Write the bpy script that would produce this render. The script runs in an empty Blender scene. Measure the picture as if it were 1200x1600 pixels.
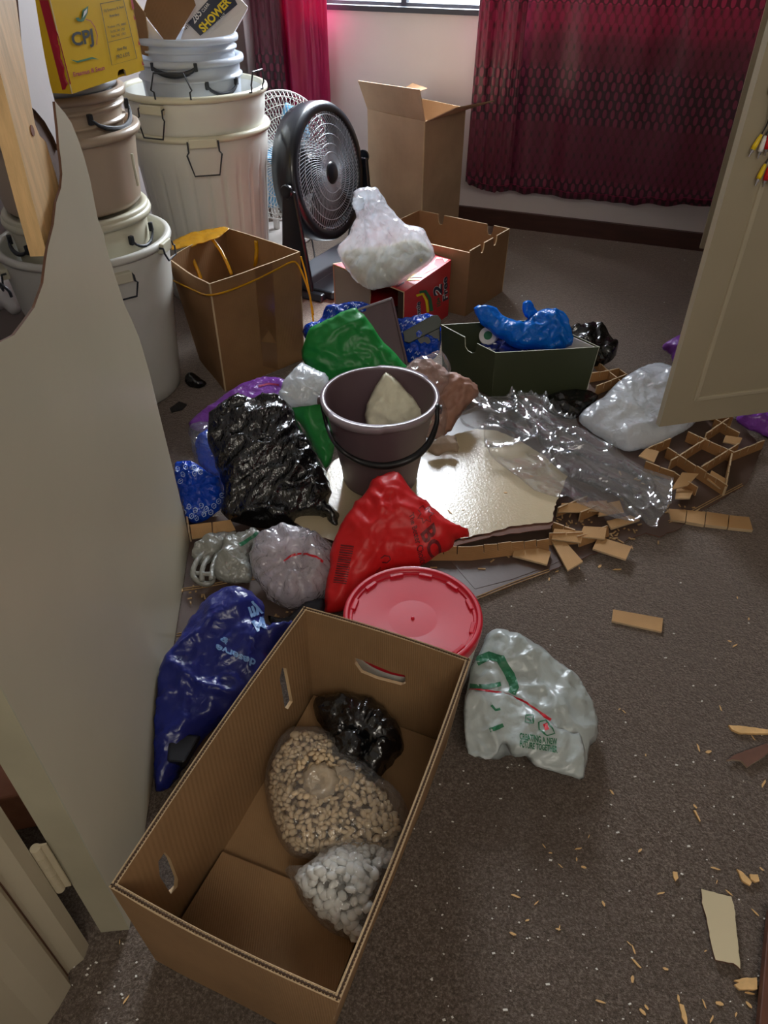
import bpy, bmesh, math, random
import numpy as np
from mathutils import Vector, Matrix, noise
from mathutils.bvhtree import BVHTree
from mathutils.geometry import delaunay_2d_cdt
from math import sin, cos, pi, radians, sqrt, atan2, hypot
random.seed(7)
C = bpy.context.scene.collection
SC = bpy.context.scene
# ------------------------------------------------ camera, world, lights, exposure
F = 1150.0; TH = radians(39.5); H = 1.2        # focal length in pixels of the 1200x1600 frame, pitch, eye height
cd = bpy.data.cameras.new('camera'); cam = bpy.data.objects.new('camera', cd); C.objects.link(cam)
cam.location = (0, 0, H); cam.rotation_euler = (pi/2-TH, 0, 0)
cd.sensor_width = 36; cd.lens = F/1600*36; cd.clip_start = .02
SC.camera = cam
WN = Vector((.3494, .937, 0))                   # away through the far wall
WD = Vector((.937, -.3494, 0))                  # along the far wall, to the right
W0 = Vector((-.60, 4.077, 0))                   # corner of far wall and left wall
w = bpy.data.worlds.new('sky'); SC.world = w; w.use_nodes = True
nt = w.node_tree; bg = nt.nodes['Background']
bg.inputs[0].default_value = (.80, .90, 1, 1); bg.inputs[1].default_value = 3.0
def area(name, loc, look, sx, sy, power, col):
    l = bpy.data.lights.new(name, 'AREA'); l.shape = 'RECTANGLE'; l.size = sx; l.size_y = sy; l.energy = power; l.color = col
    o = bpy.data.objects.new(name, l); C.objects.link(o); o.location = loc
    o.rotation_euler = (Vector(look)-Vector(loc)).to_track_quat('-Z', 'Y').to_euler(); return o
wc = W0+WD*.92+WN*.55
area('window_daylight', (wc.x, wc.y, 1.85), (wc.x-WN.x*2.2, wc.y-WN.y*2.2, .1), 1.5, 1.1, 215, (.84, .92, 1))
area('hallway_fill_light', (.35, -.9, 2.15), (.1, 1.2, .3), 1.2, .8, 20, (1, .93, .80))  # unseen fill added behind the camera, standing in for hallway light
sun = bpy.data.lights.new('sun', 'SUN'); so = bpy.data.objects.new('sun', sun); C.objects.link(so)
sun.energy = 9; sun.angle = radians(7); sun.color = (.86, .93, 1)
so.rotation_euler = Vector((-.10, -.62, -.78)).to_track_quat('-Z', 'Y').to_euler()
SC.view_settings.view_transform = 'Standard'; SC.view_settings.look = 'None'
SC.view_settings.exposure = 0.36; SC.view_settings.gamma = 1.0
SC.view_settings.use_curve_mapping = False

# ------------------------------------------------ pixel -> world helpers
def ray(x, y):
    u = (x-600)/F; v = (y-800)/F
    return Vector((u, cos(TH)-v*sin(TH), -sin(TH)-v*cos(TH)))
CAM = Vector((0, 0, H))
def P(x, y, z=0.0):
    d = ray(x, y); return CAM+d*((z-H)/d.z)
def PY(x, y, Y):
    d = ray(x, y); return CAM+d*(Y/d.y)
def PP(x, y, A, n):
    d = ray(x, y); return CAM+d*((A-CAM).dot(n)/d.dot(n))
def dep(p): return p.y*cos(TH)-(p.z-H)*sin(TH)

# ------------------------------------------------ materials
def lin(c):
    r = []
    for v in c[:3]:
        v = v/255 if max(c) > 1.001 else v
        r.append(v/12.92 if v <= .04045 else ((v+.055)/1.055)**2.4)
    return (*r, 1)
MATS = {}
class N:                                         # small node helper
    def __init__(s, name):
        s.m = bpy.data.materials.new(name); s.m.use_nodes = True; s.t = s.m.node_tree
        s.b = s.t.nodes['Principled BSDF']; s.out = s.t.nodes['Material Output']
    def n(s, typ, **kw):
        x = s.t.nodes.new(typ)
        for k, v in kw.items():
            if k.startswith('i_'):
                k = k[2:]; k = int(k) if k.isdigit() else k.replace('_', ' ')
                x.inputs[k].default_value = v
            else: setattr(x, k, v)
        return x
    def l(s, a, b): s.t.links.new(a, b)
    def coords(s, scale=(1, 1, 1), kind='Object', rot=(0, 0, 0)):
        tc = s.n('ShaderNodeTexCoord'); mp = s.n('ShaderNodeMapping'); mp.inputs['Scale'].default_value = scale; mp.inputs['Rotation'].default_value = rot
        s.l(tc.outputs[kind], mp.inputs[0]); return mp.outputs[0]
    def noise(s, vec, scale, detail=4, rough=.55, dist=0.0):
        x = s.n('ShaderNodeTexNoise'); x.inputs['Scale'].default_value = scale; x.inputs['Detail'].default_value = detail
        x.inputs['Roughness'].default_value = rough; x.inputs['Distortion'].default_value = dist
        s.l(vec, x.inputs['Vector']); return x.outputs['Fac']
    def ramp(s, fac, stops):
        r = s.n('ShaderNodeValToRGB'); e = r.color_ramp.elements
        while len(e) < len(stops): e.new(.5)
        for i, (p, c) in enumerate(stops): e[i].position = p; e[i].color = c if len(c) == 4 else (*c, 1)
        s.l(fac, r.inputs[0]); return r.outputs[0]
    def bump(s, hgt, strength, dist, node=None):
        b = s.n('ShaderNodeBump'); b.inputs['Strength'].default_value = strength; b.inputs['Distance'].default_value = dist
        s.l(hgt, b.inputs['Height']); return b.outputs[0]
    def math(s, op, a, b=None):
        x = s.n('ShaderNodeMath', operation=op)
        for i, v in enumerate((a, b)):
            if v is None: continue
            if isinstance(v, (int, float)): x.inputs[i].default_value = v
            else: s.l(v, x.inputs[i])
        return x.outputs[0]
    def mixc(s, fac, a, b):
        x = s.n('ShaderNodeMix', data_type='RGBA')
        for sock, v in ((x.inputs[0], fac), (x.inputs[6], a), (x.inputs[7], b)):
            if isinstance(v, (int, float)): sock.default_value = v
            elif isinstance(v, tuple): sock.default_value = v
            else: s.l(v, sock)
        return x.outputs[2]
def plain(name, col, rough=.5, var=.12, nscale=9, bump=0, bscale=60, metal=0, spec=.5, transl=0, alpha=1, coat=0, stretch=(1, 1, 1)):
    k = N(name); c = lin(col); v = k.coords(stretch)
    f = k.noise(v, nscale)
    c2 = tuple(min(1, x*(1+var)) for x in c[:3]); c1 = tuple(x*(1-var) for x in c[:3])
    k.l(k.ramp(f, [(.3, c1), (.7, c2)]), k.b.inputs['Base Color'])
    k.b.inputs['Roughness'].default_value = rough; k.b.inputs['Metallic'].default_value = metal
    k.b.inputs['Specular IOR Level'].default_value = spec; k.b.inputs['Coat Weight'].default_value = coat
    k.b.inputs['Alpha'].default_value = alpha
    if bump: k.l(k.bump(k.noise(v, bscale, 5), bump, .002), k.b.inputs['Normal'])
    if transl:
        t = k.n('ShaderNodeBsdfTranslucent'); t.inputs[0].default_value = c
        m = k.n('ShaderNodeMixShader'); m.inputs[0].default_value = transl
        k.l(k.b.outputs[0], m.inputs[1]); k.l(t.outputs[0], m.inputs[2]); k.l(m.outputs[0], k.out.inputs[0])
    MATS[name] = k.m; return k.m
def film(name, col, clear=.6, rough=.12, bstr=.8, bscale=(26, 26, 26), white=.0, gloss=.5, transl=.3, dist=2.2, fk=.9, fmax=.4):
    """thin plastic: see-through, diffuse and glossy shares, creased by a bump"""
    k = N(name); c = lin(col); v = k.coords(bscale)
    nc = k.n('ShaderNodeTexNoise'); nc.inputs['Scale'].default_value = .9; nc.inputs['Detail'].default_value = 2; k.l(v, nc.inputs['Vector'])
    va = k.n('ShaderNodeVectorMath', operation='MULTIPLY_ADD'); k.l(nc.outputs['Color'], va.inputs[0]); va.inputs[1].default_value = (dist, dist, dist); k.l(v, va.inputs[2])
    hs = []
    for sc_, wt in ((.55, .9), (1.3, .42), (3.2, .13)):
        vo = k.n('ShaderNodeTexVoronoi'); vo.inputs['Scale'].default_value = sc_; k.l(va.outputs[0], vo.inputs['Vector']); hs.append(k.math('MULTIPLY', vo.outputs['Distance'], wt))
    hh = k.math('ADD', k.math('ADD', hs[0], hs[1]), hs[2])
    nb = k.bump(hh, bstr*.9, .009)
    k.b.inputs['Base Color'].default_value = c; k.b.inputs['Roughness'].default_value = rough
    k.b.inputs['Specular IOR Level'].default_value = gloss; k.l(nb, k.b.inputs['Normal'])
    sh = k.b.outputs[0]
    if transl:
        t = k.n('ShaderNodeBsdfTranslucent'); t.inputs[0].default_value = c; k.l(nb, t.inputs[1])
        m = k.n('ShaderNodeMixShader'); m.inputs[0].default_value = transl; k.l(sh, m.inputs[1]); k.l(t.outputs[0], m.inputs[2]); sh = m.outputs[0]
    if clear:
        tr = k.n('ShaderNodeBsdfTransparent'); tr.inputs[0].default_value = tuple(.94+.06*x for x in c[:3])+(1,)
        m = k.n('ShaderNodeMixShader'); k.l(tr.outputs[0], m.inputs[1]); 
        gl = k.n('ShaderNodeBsdfGlossy'); gl.inputs['Roughness'].default_value = rough; k.l(nb, gl.inputs['Normal'])
        lw = k.n('ShaderNodeFresnel'); lw.inputs[0].default_value = 1.45; k.l(nb, lw.inputs['Normal'])
        a = k.n('ShaderNodeMixShader'); a.inputs[0].default_value = 1-clear; k.l(tr.outputs[0], a.inputs[1]); k.l(sh, a.inputs[2])
        m2 = k.n('ShaderNodeMixShader'); k.l(k.math('MINIMUM', k.math('MULTIPLY', lw.outputs[0], fk), fmax), m2.inputs[0]); k.l(a.outputs[0], m2.inputs[1]); k.l(gl.outputs[0], m2.inputs[2]); sh = m2.outputs[0]
    k.l(sh, k.out.inputs[0]); MATS[name] = k.m; return k.m
def board(name, col, stripes=90, axis='X', var=.10, rough=.75, dirt=None):
    """cardboard with faint corrugation lines"""
    k = N(name); c = lin(col); v = k.coords()
    wv = k.n('ShaderNodeTexWave', wave_type='BANDS', bands_direction=axis); wv.inputs['Scale'].default_value = stripes; wv.inputs['Distortion'].default_value = .6
    k.l(v, wv.inputs['Vector'])
    n = k.noise(v, 7, 5); c2 = tuple(min(1, x*(1+var)) for x in c[:3]); c1 = tuple(x*(1-var*1.3) for x in c[:3])
    base = k.ramp(n, [(.3, c1), (.7, c2)])
    n2 = k.noise(k.coords((1, 1, 1)), 38, 4, .7, .8)
    scuff = k.ramp(n2, [(.66, (0, 0, 0)), (.78, (1, 1, 1))])
    col2 = k.mixc(k.math('MULTIPLY', scuff, .16), base, tuple(min(1, x*1.8) for x in c[:3])+(1,))
    k.l(col2, k.b.inputs['Base Color']); k.b.inputs['Roughness'].default_value = rough; k.b.inputs['Specular IOR Level'].default_value = .25
    k.l(k.bump(k.math('ADD', wv.outputs['Fac'], k.math('MULTIPLY', n2, 1.2)), .25, .0012), k.b.inputs['Normal'])
    MATS[name] = k.m; return k.m
M = MATS
# ------------------------------------------------ object helpers
WP = {}; GEO = {}
def tag(o, label=None, cat=None, group=None, kind=None):
    if label: o['label'] = label
    if cat: o['category'] = cat
    if group: o['group'] = group
    if kind: o['kind'] = kind
    return o
def thing(name, label, cat, loc, group=None):
    o = bpy.data.objects.new(name, None); C.objects.link(o); o.empty_display_size = .05
    o.location = loc; WP[o] = Vector(loc); return tag(o, label, cat, group)
def mk(name, V, Fc, mat, parent=None, smooth=False, label=None, cat=None, group=None, kind=None, mats=None, fm=None, bevel=0):
    V = [Vector(v) for v in V]
    if parent is not None: o0 = WP[parent]
    else:
        zs = min(v.z for v in V); o0 = sum(V, Vector())/len(V); o0.z = zs
    me = bpy.data.meshes.new(name); me.from_pydata([v-o0 for v in V], [], [tuple(f) for f in Fc]); me.update()
    if mats:
        for m in mats: me.materials.append(M[m] if isinstance(m, str) else m)
        for p, i in zip(me.polygons, fm): p.material_index = i
    else: me.materials.append(M[mat] if isinstance(mat, str) else mat)
    if smooth: me.polygons.foreach_set('use_smooth', [True]*len(me.polygons))
    o = bpy.data.objects.new(name, me); C.objects.link(o)
    if parent is not None: o.parent = parent; WP[o] = o0.copy()
    else: o.location = o0; WP[o] = o0.copy()
    if bevel:
        b = o.modifiers.new('bevel', 'BEVEL'); b.width = bevel; b.segments = 2; b.limit_method = 'ANGLE'; b.angle_limit = radians(40)
    GEO[o] = (V, [tuple(f) for f in Fc])
    return tag(o, label, cat, group, kind)
def hexa(b, t):
    return list(b)+list(t), [(3, 2, 1, 0), (4, 5, 6, 7), (0, 1, 5, 4), (1, 2, 6, 5), (2, 3, 7, 6), (3, 0, 4, 7)]
def box(c, u, v, wv):                            # centre and three half-axes
    c = Vector(c); u = Vector(u); v = Vector(v); wv = Vector(wv)
    return hexa([c-u-v-wv, c+u-v-wv, c+u+v-wv, c-u+v-wv], [c-u-v+wv, c+u-v+wv, c+u+v+wv, c-u+v+wv])
def join(*vf):
    V = []; Fc = []
    for v, f in vf:
        k = len(V); V += list(v); Fc += [tuple(i+k for i in q) for q in f]
    return V, Fc
def basis(d):
    d = Vector(d).normalized(); a = Vector((0, 0, 1)) if abs(d.z) < .9 else Vector((1, 0, 0))
    u = a.cross(d).normalized(); return u, d.cross(u), d
def lathe(prof, c, ax=(0, 0, 1), seg=48, a0=0, a1=2*pi, rfn=None):
    c = Vector(c); u, v, d = basis(ax); V = []; Fc = []; full = abs(a1-a0-2*pi) < 1e-6; n = seg if full else seg+1
    for r, z in prof:
        for i in range(n):
            a = a0+(a1-a0)*i/seg; rr = rfn(r, z, a) if rfn else r
            V.append(c+u*rr*cos(a)+v*rr*sin(a)+d*z)
    for k in range(len(prof)-1):
        for i in range(seg):
            j = (i+1) % n if full else i+1
            Fc.append((k*n+i, k*n+j, (k+1)*n+j, (k+1)*n+i))
    return V, Fc
def disc(c, ax, r, th=.002, seg=40):
    return lathe([(.0001, th), (r, th), (r, 0), (.0001, 0)], c, ax, seg)
def tube(pts, r, seg=8, closed=False):
    pts = [Vector(p) for p in pts]; n = len(pts); V = []; Fc = []; pu = None
    for i, p in enumerate(pts):
        a = pts[i-1] if (i or closed) else p; b = pts[(i+1) % n] if (i < n-1 or closed) else p
        d = (b-a).normalized() if (b-a).length > 1e-9 else Vector((0, 0, 1))
        if pu is None: u, v, _ = basis(d)
        else:
            u = (pu-d*pu.dot(d)); u = u.normalized() if u.length > 1e-6 else basis(d)[0]; v = d.cross(u)
        pu = u; rr = r[i] if isinstance(r, (list, tuple)) else r
        for k in range(seg):
            t = 2*pi*k/seg; V.append(p+(u*cos(t)+v*sin(t))*rr)
    m = n if closed else n-1
    for i in range(m):
        j = (i+1) % n
        for k in range(seg):
            l = (k+1) % seg; Fc.append((i*seg+k, i*seg+l, j*seg+l, j*seg+k))
    if not closed: Fc.append(tuple(range(seg))[::-1]); Fc.append(tuple((n-1)*seg+k for k in range(seg)))
    return V, Fc
def spline(pts, per=6, closed=False):
    pts = [Vector(p) for p in pts]; n = len(pts); out = []
    for i in range(n if closed else n-1):
        if closed: a, b, c, d = pts[i-1], pts[i], pts[(i+1) % n], pts[(i+2) % n]
        else: a, b, c, d = pts[max(i-1, 0)], pts[i], pts[i+1], pts[min(i+2, n-1)]
        for k in range(per):
            t = k/per
            out.append(.5*((2*b)+(c-a)*t+(2*a-5*b+4*c-d)*t*t+(3*b-a-3*c+d)*t*t*t))
    if not closed: out.append(pts[-1])
    return out
def resample(poly, step):
    out = []; n = len(poly)
    for i in range(n):
        a = poly[i]; b = poly[(i+1) % n]; k = max(1, int(round((b-a).length/step)))
        for j in range(k): out.append(a+(b-a)*(j/k))
    return out
def inside(Q, poly):
    x, y = Q[:, 0], Q[:, 1]; r = np.zeros(len(Q), bool); n = len(poly); p = np.array([(a[0], a[1]) for a in poly])
    for i in range(n):
        x1, y1 = p[i]; x2, y2 = p[(i+1) % n]
        if y1 == y2: continue
        c = ((y1 > y) != (y2 > y)) & (x < (x2-x1)*(y-y1)/(y2-y1)+x1); r ^= c
    return r
def edist(Q, poly):
    p = np.array([(a[0], a[1]) for a in poly]); q = np.roll(p, -1, 0); d = np.full(len(Q), 1e9)
    for a, b in zip(p, q):
        ab = b-a; L = max(ab@ab, 1e-12); t = np.clip(((Q-a)@ab)/L, 0, 1); d = np.minimum(d, np.hypot(*(Q-a-t[:, None]*ab).T))
    return d
def tri2d(loops, res=None):
    """triangulate outer loop minus holes; extra inner points at spacing res"""
    V = []; E = []
    for lp in loops:
        lp = resample([Vector((a[0], a[1])) for a in lp], res) if res else [Vector((a[0], a[1])) for a in lp]
        k = len(V); V += lp; E += [(k+i, k+(i+1) % len(lp)) for i in range(len(lp))]
    if res:
        A = np.array([(a.x, a.y) for a in V]); lo = A.min(0); hi = A.max(0); g = []; j = 0; y = lo[1]
        rnd = random.Random(3)
        while y < hi[1]:
            x = lo[0]+(res/2 if j % 2 else 0)
            while x < hi[0]: g.append((x+rnd.uniform(-.12, .12)*res, y+rnd.uniform(-.12, .12)*res)); x += res
            y += res*.87; j += 1
        if g:
            g = np.array(g); ok = inside(g, loops[0])&(edist(g, loops[0]) > res*.45)
            for h in loops[1:]: ok &= ~inside(g, h) & (edist(g, h) > res*.45)
            V += [Vector(q) for q in g[ok]]
    r = delaunay_2d_cdt(V, E, [], 0, 1e-7); W = r[0]; T = r[2]
    cen = np.array([((W[a].x+W[b].x+W[c].x)/3, (W[a].y+W[b].y+W[c].y)/3) for a, b, c in T])
    ok = inside(cen, loops[0])
    for h in loops[1:]: ok &= ~inside(cen, h)
    return W, [tuple(t) for t, o in zip(T, ok) if o]
def slab2(W, T, front, back):
    """closed shell from a 2D triangulation and two position lists; returns V,F, face material (1 on the rim)"""
    n = len(W); V = list(front)+list(back); Fc = list(T)+[(c+n, b+n, a+n) for a, b, c in T]; cnt = {}
    for a, b, c in T:
        for e in ((a, b), (b, c), (c, a)): cnt[frozenset(e)] = cnt.get(frozenset(e), 0)+1
    fm = [0]*len(Fc)
    for a, b, c in T:
        for e in ((a, b), (b, c), (c, a)):
            if cnt[frozenset(e)] == 1: Fc.append((e[1], e[0], e[0]+n, e[1]+n)); fm.append(1)
    return V, Fc, fm
def plate(name, loops, A, u, v, th, mat, edge=None, parent=None, res=None, disp=None, **kw):
    """flat or crumpled plate: loops in metres on the plane A,u,v; thickness th goes against the normal"""
    A = Vector(A); u = Vector(u); v = Vector(v); n = u.cross(v).normalized()
    W, T = tri2d(loops, res)
    z = [disp(q.x, q.y) if disp else 0 for q in W]
    fr = [A+u*q.x+v*q.y+n*h for q, h in zip(W, z)]; bk = [A+u*q.x+v*q.y+n*(h-th) for q, h in zip(W, z)]
    V, Fc, fm = slab2(W, T, fr, bk)
    return mk(name, V, Fc, mat, parent, mats=[mat, edge or mat], fm=fm, **kw)
def pxplane(pts, A, u, v):
    A = Vector(A); n = u.cross(v).normalized(); r = []
    for x, y in pts:
        q = PP(x, y, A, n)-A; r.append(Vector((q.dot(u), q.dot(v))))
    return r
X3 = Vector((1, 0, 0)); Y3 = Vector((0, 1, 0)); Z3 = Vector((0, 0, 1))
def floorplate(name, pts, z, th, mat, edge=None, parent=None, holes=(), **kw):
    A = Vector((0, 0, z)); return plate(name, [pxplane(l, A, X3, Y3) for l in (pts, *holes)], A, X3, Y3, th, mat, edge, parent, **kw)
def rag(pts, amp, seed=0, step=.012):
    """roughen a 2D outline (torn edge)"""
    out = []; r = random.Random(seed)
    for q in resample([Vector(p) for p in pts], step): out.append(q+Vector((r.uniform(-1, 1), r.uniform(-1, 1)))*amp)
    return out
def wall4(name, c00, c10, c11, c01, th, mat, edge=None, parent=None, outline=None, holes=(), res=None, bow=0, seed=0, **kw):
    """panel between four corners, outline and holes in 0..1; thickness against u x v"""
    c00, c10, c11, c01 = map(Vector, (c00, c10, c11, c01))
    lu = ((c10-c00).length+(c11-c01).length)/2; lv = ((c01-c00).length+(c11-c10).length)/2
    outline = outline or [(0, 0), (1, 0), (1, 1), (0, 1)]
    L = [[(a*lu, b*lv) for a, b in l] for l in (outline, *holes)]; W, T = tri2d(L, res)
    n = (c10-c00).cross(c01-c00).normalized(); fr = []; bk = []
    for q in W:
        a = q.x/lu; b = q.y/lv; p = (c00*(1-a)+c10*a)*(1-b)+(c01*(1-a)+c11*a)*b
        if bow: p = p+n*(bow*sin(pi*min(max(a, 0), 1))*b+ (noise.noise(Vector((q.x*9, q.y*9, seed)))*abs(bow)*.5 if 0 < a < 1 else 0))
        fr.append(p); bk.append(p-n*th)
    V, Fc, fm = slab2(W, T, fr, bk)
    return mk(name, V, Fc, mat, parent, mats=[mat, edge or mat], fm=fm, **kw)
def ridge(p): s = 1-2.4*abs(noise.noise(p)); return 1.5*max(0, s)**2.5+.25*s-.35
def puff(name, px, A, tilt, T, D, mat, res=.0065, wr=.010, wf=14, st=(1, 1), ang=0, knot=None, kk=9, back=.6, zmin=.003, parent=None, yaw=0, sm=3, seed=0, clip=(), pwr=.5, **kw):
    """a bag: the outline lies on a tilted plane through A and is inflated to both sides, with folds"""
    A = Vector(A); u = Vector((cos(yaw), sin(yaw), 0)); w0 = Vector((-sin(yaw), cos(yaw), 0)); v = w0*cos(tilt)+Z3*sin(tilt); n = u.cross(v)
    poly = pxplane(px, A, u, v)
    if sm: poly = [Vector((p.x, p.y)) for p in spline([Vector((p.x, p.y, 0)) for p in poly], sm, True)]
    if sm: rj = random.Random(seed); poly = [q+Vector((rj.uniform(-1, 1), rj.uniform(-1, 1)))*min(.003, wr*.25) for q in poly]
    kp = pxplane([knot], A, u, v)[0] if knot else None
    W, Tr = tri2d([poly], res); Q = np.array([(q.x, q.y) for q in W]); d = edist(Q, poly); fr = []; bk = []
    ca, sa = cos(ang), sin(ang)
    for q, dd in zip(W, d):
        t = min(dd/D, 1); s = (1-(1-t)**2)**pwr
        a = (q.x*ca+q.y*sa)*wf*st[0]; b = (-q.x*sa+q.y*ca)*wf*st[1]
        wx = noise.noise(Vector((q.x*7, q.y*7, seed+40)))*.9; wy = noise.noise(Vector((q.x*7, q.y*7, seed+50)))*.9
        h = ridge(Vector((a+wx, b+wy, seed+.3)))*.75+ridge(Vector((a*2.2+wy*1.7, b*2.2+wx*1.7, seed+5)))*.42+ridge(Vector((a*4.7+wx*2, b*4.7-wy, seed+7)))*.17+noise.noise(Vector((q.x*6, q.y*6, seed+9)))*.8-.55
        hb = ridge(Vector((a, b, seed+20)))*.6
        if kp is not None:
            dx = q.x-kp.x; dy = q.y-kp.y; r = hypot(dx, dy); th = atan2(dy, dx)
            rad = ridge(Vector((cos(th)*kk*.35, sin(th)*kk*.35, seed+r*4)))*math.exp(-r*7)*1.6
            h += rad; T2 = T*(1-.45*math.exp(-(r/.03)**2))
        else: T2 = T
        e = min(t*3, 1)
        fr.append(A+u*q.x+v*q.y+n*(T2*s+wr*h*e)); bk.append(A+u*q.x+v*q.y-n*(T*back*s+wr*hb*e*.6) if dd > 1e-6 else None)
    for i, p in enumerate(bk):
        if p is None: bk[i] = fr[i]
    # weld boundary: back copies only for inner points
    idx = {}; V = list(fr); m = {}
    for i, (p, dd) in enumerate(zip(bk, d)):
        if dd > 1e-6: m[i] = len(V); V.append(p)
        else: m[i] = i
    Fc = list(Tr)+[(m[c], m[b], m[a]) for a, b, c in Tr]
    V = [Vector((p.x, p.y, max(p.z, zmin))) for p in V]
    for cp_, cn_ in clip: V = [p-cn_*max(0, (p-cp_).dot(cn_)) for p in V]
    o = mk(name, V, Fc, mat, parent, smooth=True, **kw); return o
# decals: flat print laid on a surface between four picture corners (bl, br, tr, tl)
FONT = {}
def textmesh(s, bold=0, shear=0):
    key = (s, bold, shear)
    if key in FONT: return FONT[key]
    cu = bpy.data.curves.new('t', 'FONT'); cu.body = s; cu.size = 1; cu.offset = bold; cu.shear = shear; cu.resolution_u = 3; cu.space_line = .85; cu.align_x = 'CENTER'
    o = bpy.data.objects.new('t', cu); C.objects.link(o); dg = bpy.context.evaluated_depsgraph_get(); dg.update()
    me = bpy.data.meshes.new_from_object(o.evaluated_get(dg)); bpy.data.objects.remove(o); bpy.data.curves.remove(cu)
    bm = bmesh.new(); bm.from_mesh(me); bpy.data.meshes.remove(me); bmesh.ops.triangulate(bm, faces=bm.faces)
    for _ in range(3):
        L = [e for e in bm.edges if e.calc_length() > .14]
        if L: bmesh.ops.subdivide_edges(bm, edges=L, cuts=1); bmesh.ops.triangulate(bm, faces=bm.faces)
    V = [v.co.copy() for v in bm.verts]; Fc = [tuple(v.index for v in f.verts) for f in bm.faces]; bm.free()
    x0 = min(v.x for v in V); x1 = max(v.x for v in V); y0 = min(v.y for v in V); y1 = max(v.y for v in V)
    V = [((v.x-x0)/(x1-x0), (v.y-y0)/(y1-y0)) for v in V]; FONT[key] = (V, Fc); return V, Fc
def project(on, uv, Fc, quad, mat, name='printed_lettering', off=.0016, **kw):
    V, Fo = GEO[on]; bv = BVHTree.FromPolygons(V, Fo); bl, br, tr, tl = [Vector(q) for q in quad]; out = []; ok = []
    for a, b in uv:
        q = (bl*(1-a)+br*a)*(1-b)+(tl*(1-a)+tr*a)*b
        h = bv.ray_cast(CAM, ray(q.x, q.y).normalized())
        if h[0] is None: out.append(Vector()); ok.append(False); continue
        n = h[1] if h[1].dot(ray(q.x, q.y)) < 0 else -h[1]
        out.append(h[0]+n*off); ok.append(True)
    G = [f for f in Fc if all(ok[i] for i in f) and (out[f[0]]-out[f[1]]).length < .05]
    if not G: return None
    use = sorted({i for f in G for i in f}); mp = {i: k for k, i in enumerate(use)}
    par = on if WP.get(on) is not None and (on.parent is None or on.parent.parent is None) else on.parent
    return mk(name, [out[i] for i in use], [tuple(mp[i] for i in f) for f in G], mat, par, **kw)
def decal(on, s, quad, mat, bold=.02, shear=0, **kw):
    V, Fc = textmesh(s, bold, shear); return project(on, V, Fc, quad, mat, **kw)
def shape(on, poly, mat, name='printed_mark', res=6, holes=(), **kw):
    """printed shape given by its outline in the picture"""
    xs = [p[0] for p in poly]; ys = [p[1] for p in poly]; x0, x1, y0, y1 = min(xs), max(xs), min(ys), max(ys)
    W, T = tri2d([poly, *holes], res); uv = [((q.x-x0)/(x1-x0), (y1-q.y)/(y1-y0)) for q in W]
    return project(on, uv, T, [(x0, y1), (x1, y1), (x1, y0), (x0, y0)], mat, name, **kw)
def stroke(on, pts, wd, mat, name='printed_line', closed=False, **kw):
    p = [Vector((a[0], a[1])) for a in pts]; L = []; R = []
    for i, q in enumerate(p):
        a = p[max(i-1, 0)]; b = p[min(i+1, len(p)-1)]; t = (b-a).normalized(); m = Vector((-t.y, t.x))*wd/2; L.append(q+m); R.append(q-m)
    return shape(on, [tuple(q) for q in L+R[::-1]], mat, name, res=min(4.5, max(2.5, wd*1.5)), **kw)
# ------------------------------------------------ surface materials
def carpet():
    k = N('carpet'); v = k.coords()
    a = k.noise(v, 260, 3, .7); b = k.noise(v, 3.0, 5, .6); c = k.noise(v, 75, 4, .7)
    base = k.ramp(a, [(.30, lin((52, 44, 37))), (.5, lin((87, 76, 66))), (.72, lin((138, 126, 116)))])
    col = k.mixc(k.math('MULTIPLY', k.ramp(b, [(.35, (0, 0, 0)), (.65, (1, 1, 1))]), .35), base, lin((78, 70, 64)))
    col = k.mixc(k.math('MULTIPLY', k.ramp(c, [(.45, (0, 0, 0)), (.6, (1, 1, 1))]), .18), col, lin((112, 98, 92)))
    k.l(col, k.b.inputs['Base Color']); k.b.inputs['Roughness'].default_value = .95; k.b.inputs['Specular IOR Level'].default_value = .1
    k.b.inputs['Sheen Weight'].default_value = .6; k.b.inputs['Sheen Tint'].default_value = lin((235, 215, 205))
    k.l(k.bump(k.math('ADD', a, c), .9, .004), k.b.inputs['Normal']); M['carpet'] = k.m
carpet()
plain('wallpaint', (222, 214, 214), .6, .03, 3, .15, 90)
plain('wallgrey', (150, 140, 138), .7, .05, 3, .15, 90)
plain('ceilingpaint', (225, 222, 215), .8, .03)
plain('skirting', (74, 46, 40), .45, .2, 8, .2, 60, stretch=(1, 1, 6))
plain('doorpaint', (178, 168, 144), .38, .045, 3.5, .10, 34)
plain('doorpaint_edge', (170, 164, 140), .45, .08, 9, .2, 50)
plain('wardrobepaint', (176, 165, 140), .42, .05, 3, .12, 40)
plain('wardrobebead', (190, 180, 155), .4, .05, 5)
plain('hardboard', (96, 66, 50), .8, .18, 22, .3, 90)
plain('pine', (222, 182, 128), .55, .16, 14, .2, 60, stretch=(6, 6, .7))
plain('knotwood', (120, 66, 34), .6, .2, 30)
plain('dark_metal', (58, 62, 70), .5, .05)
plain('hinge', (190, 178, 150), .35, .1, 20)
plain('brickred', (150, 98, 74), .85, .15, 30, .5, 80)
plain('mortar', (92, 84, 76), .9, .1, 30)
plain('black', (20, 20, 22), .42, .1)
plain('blackplastic', (26, 28, 34), .32, .08, 8)
plain('chrome', (200, 200, 205), .2, .05, metal=1)
plain('plug_yellow', (240, 205, 30), .35); plain('plug_white', (240, 240, 238), .35); plain('plug_red', (205, 30, 35), .35)
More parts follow.
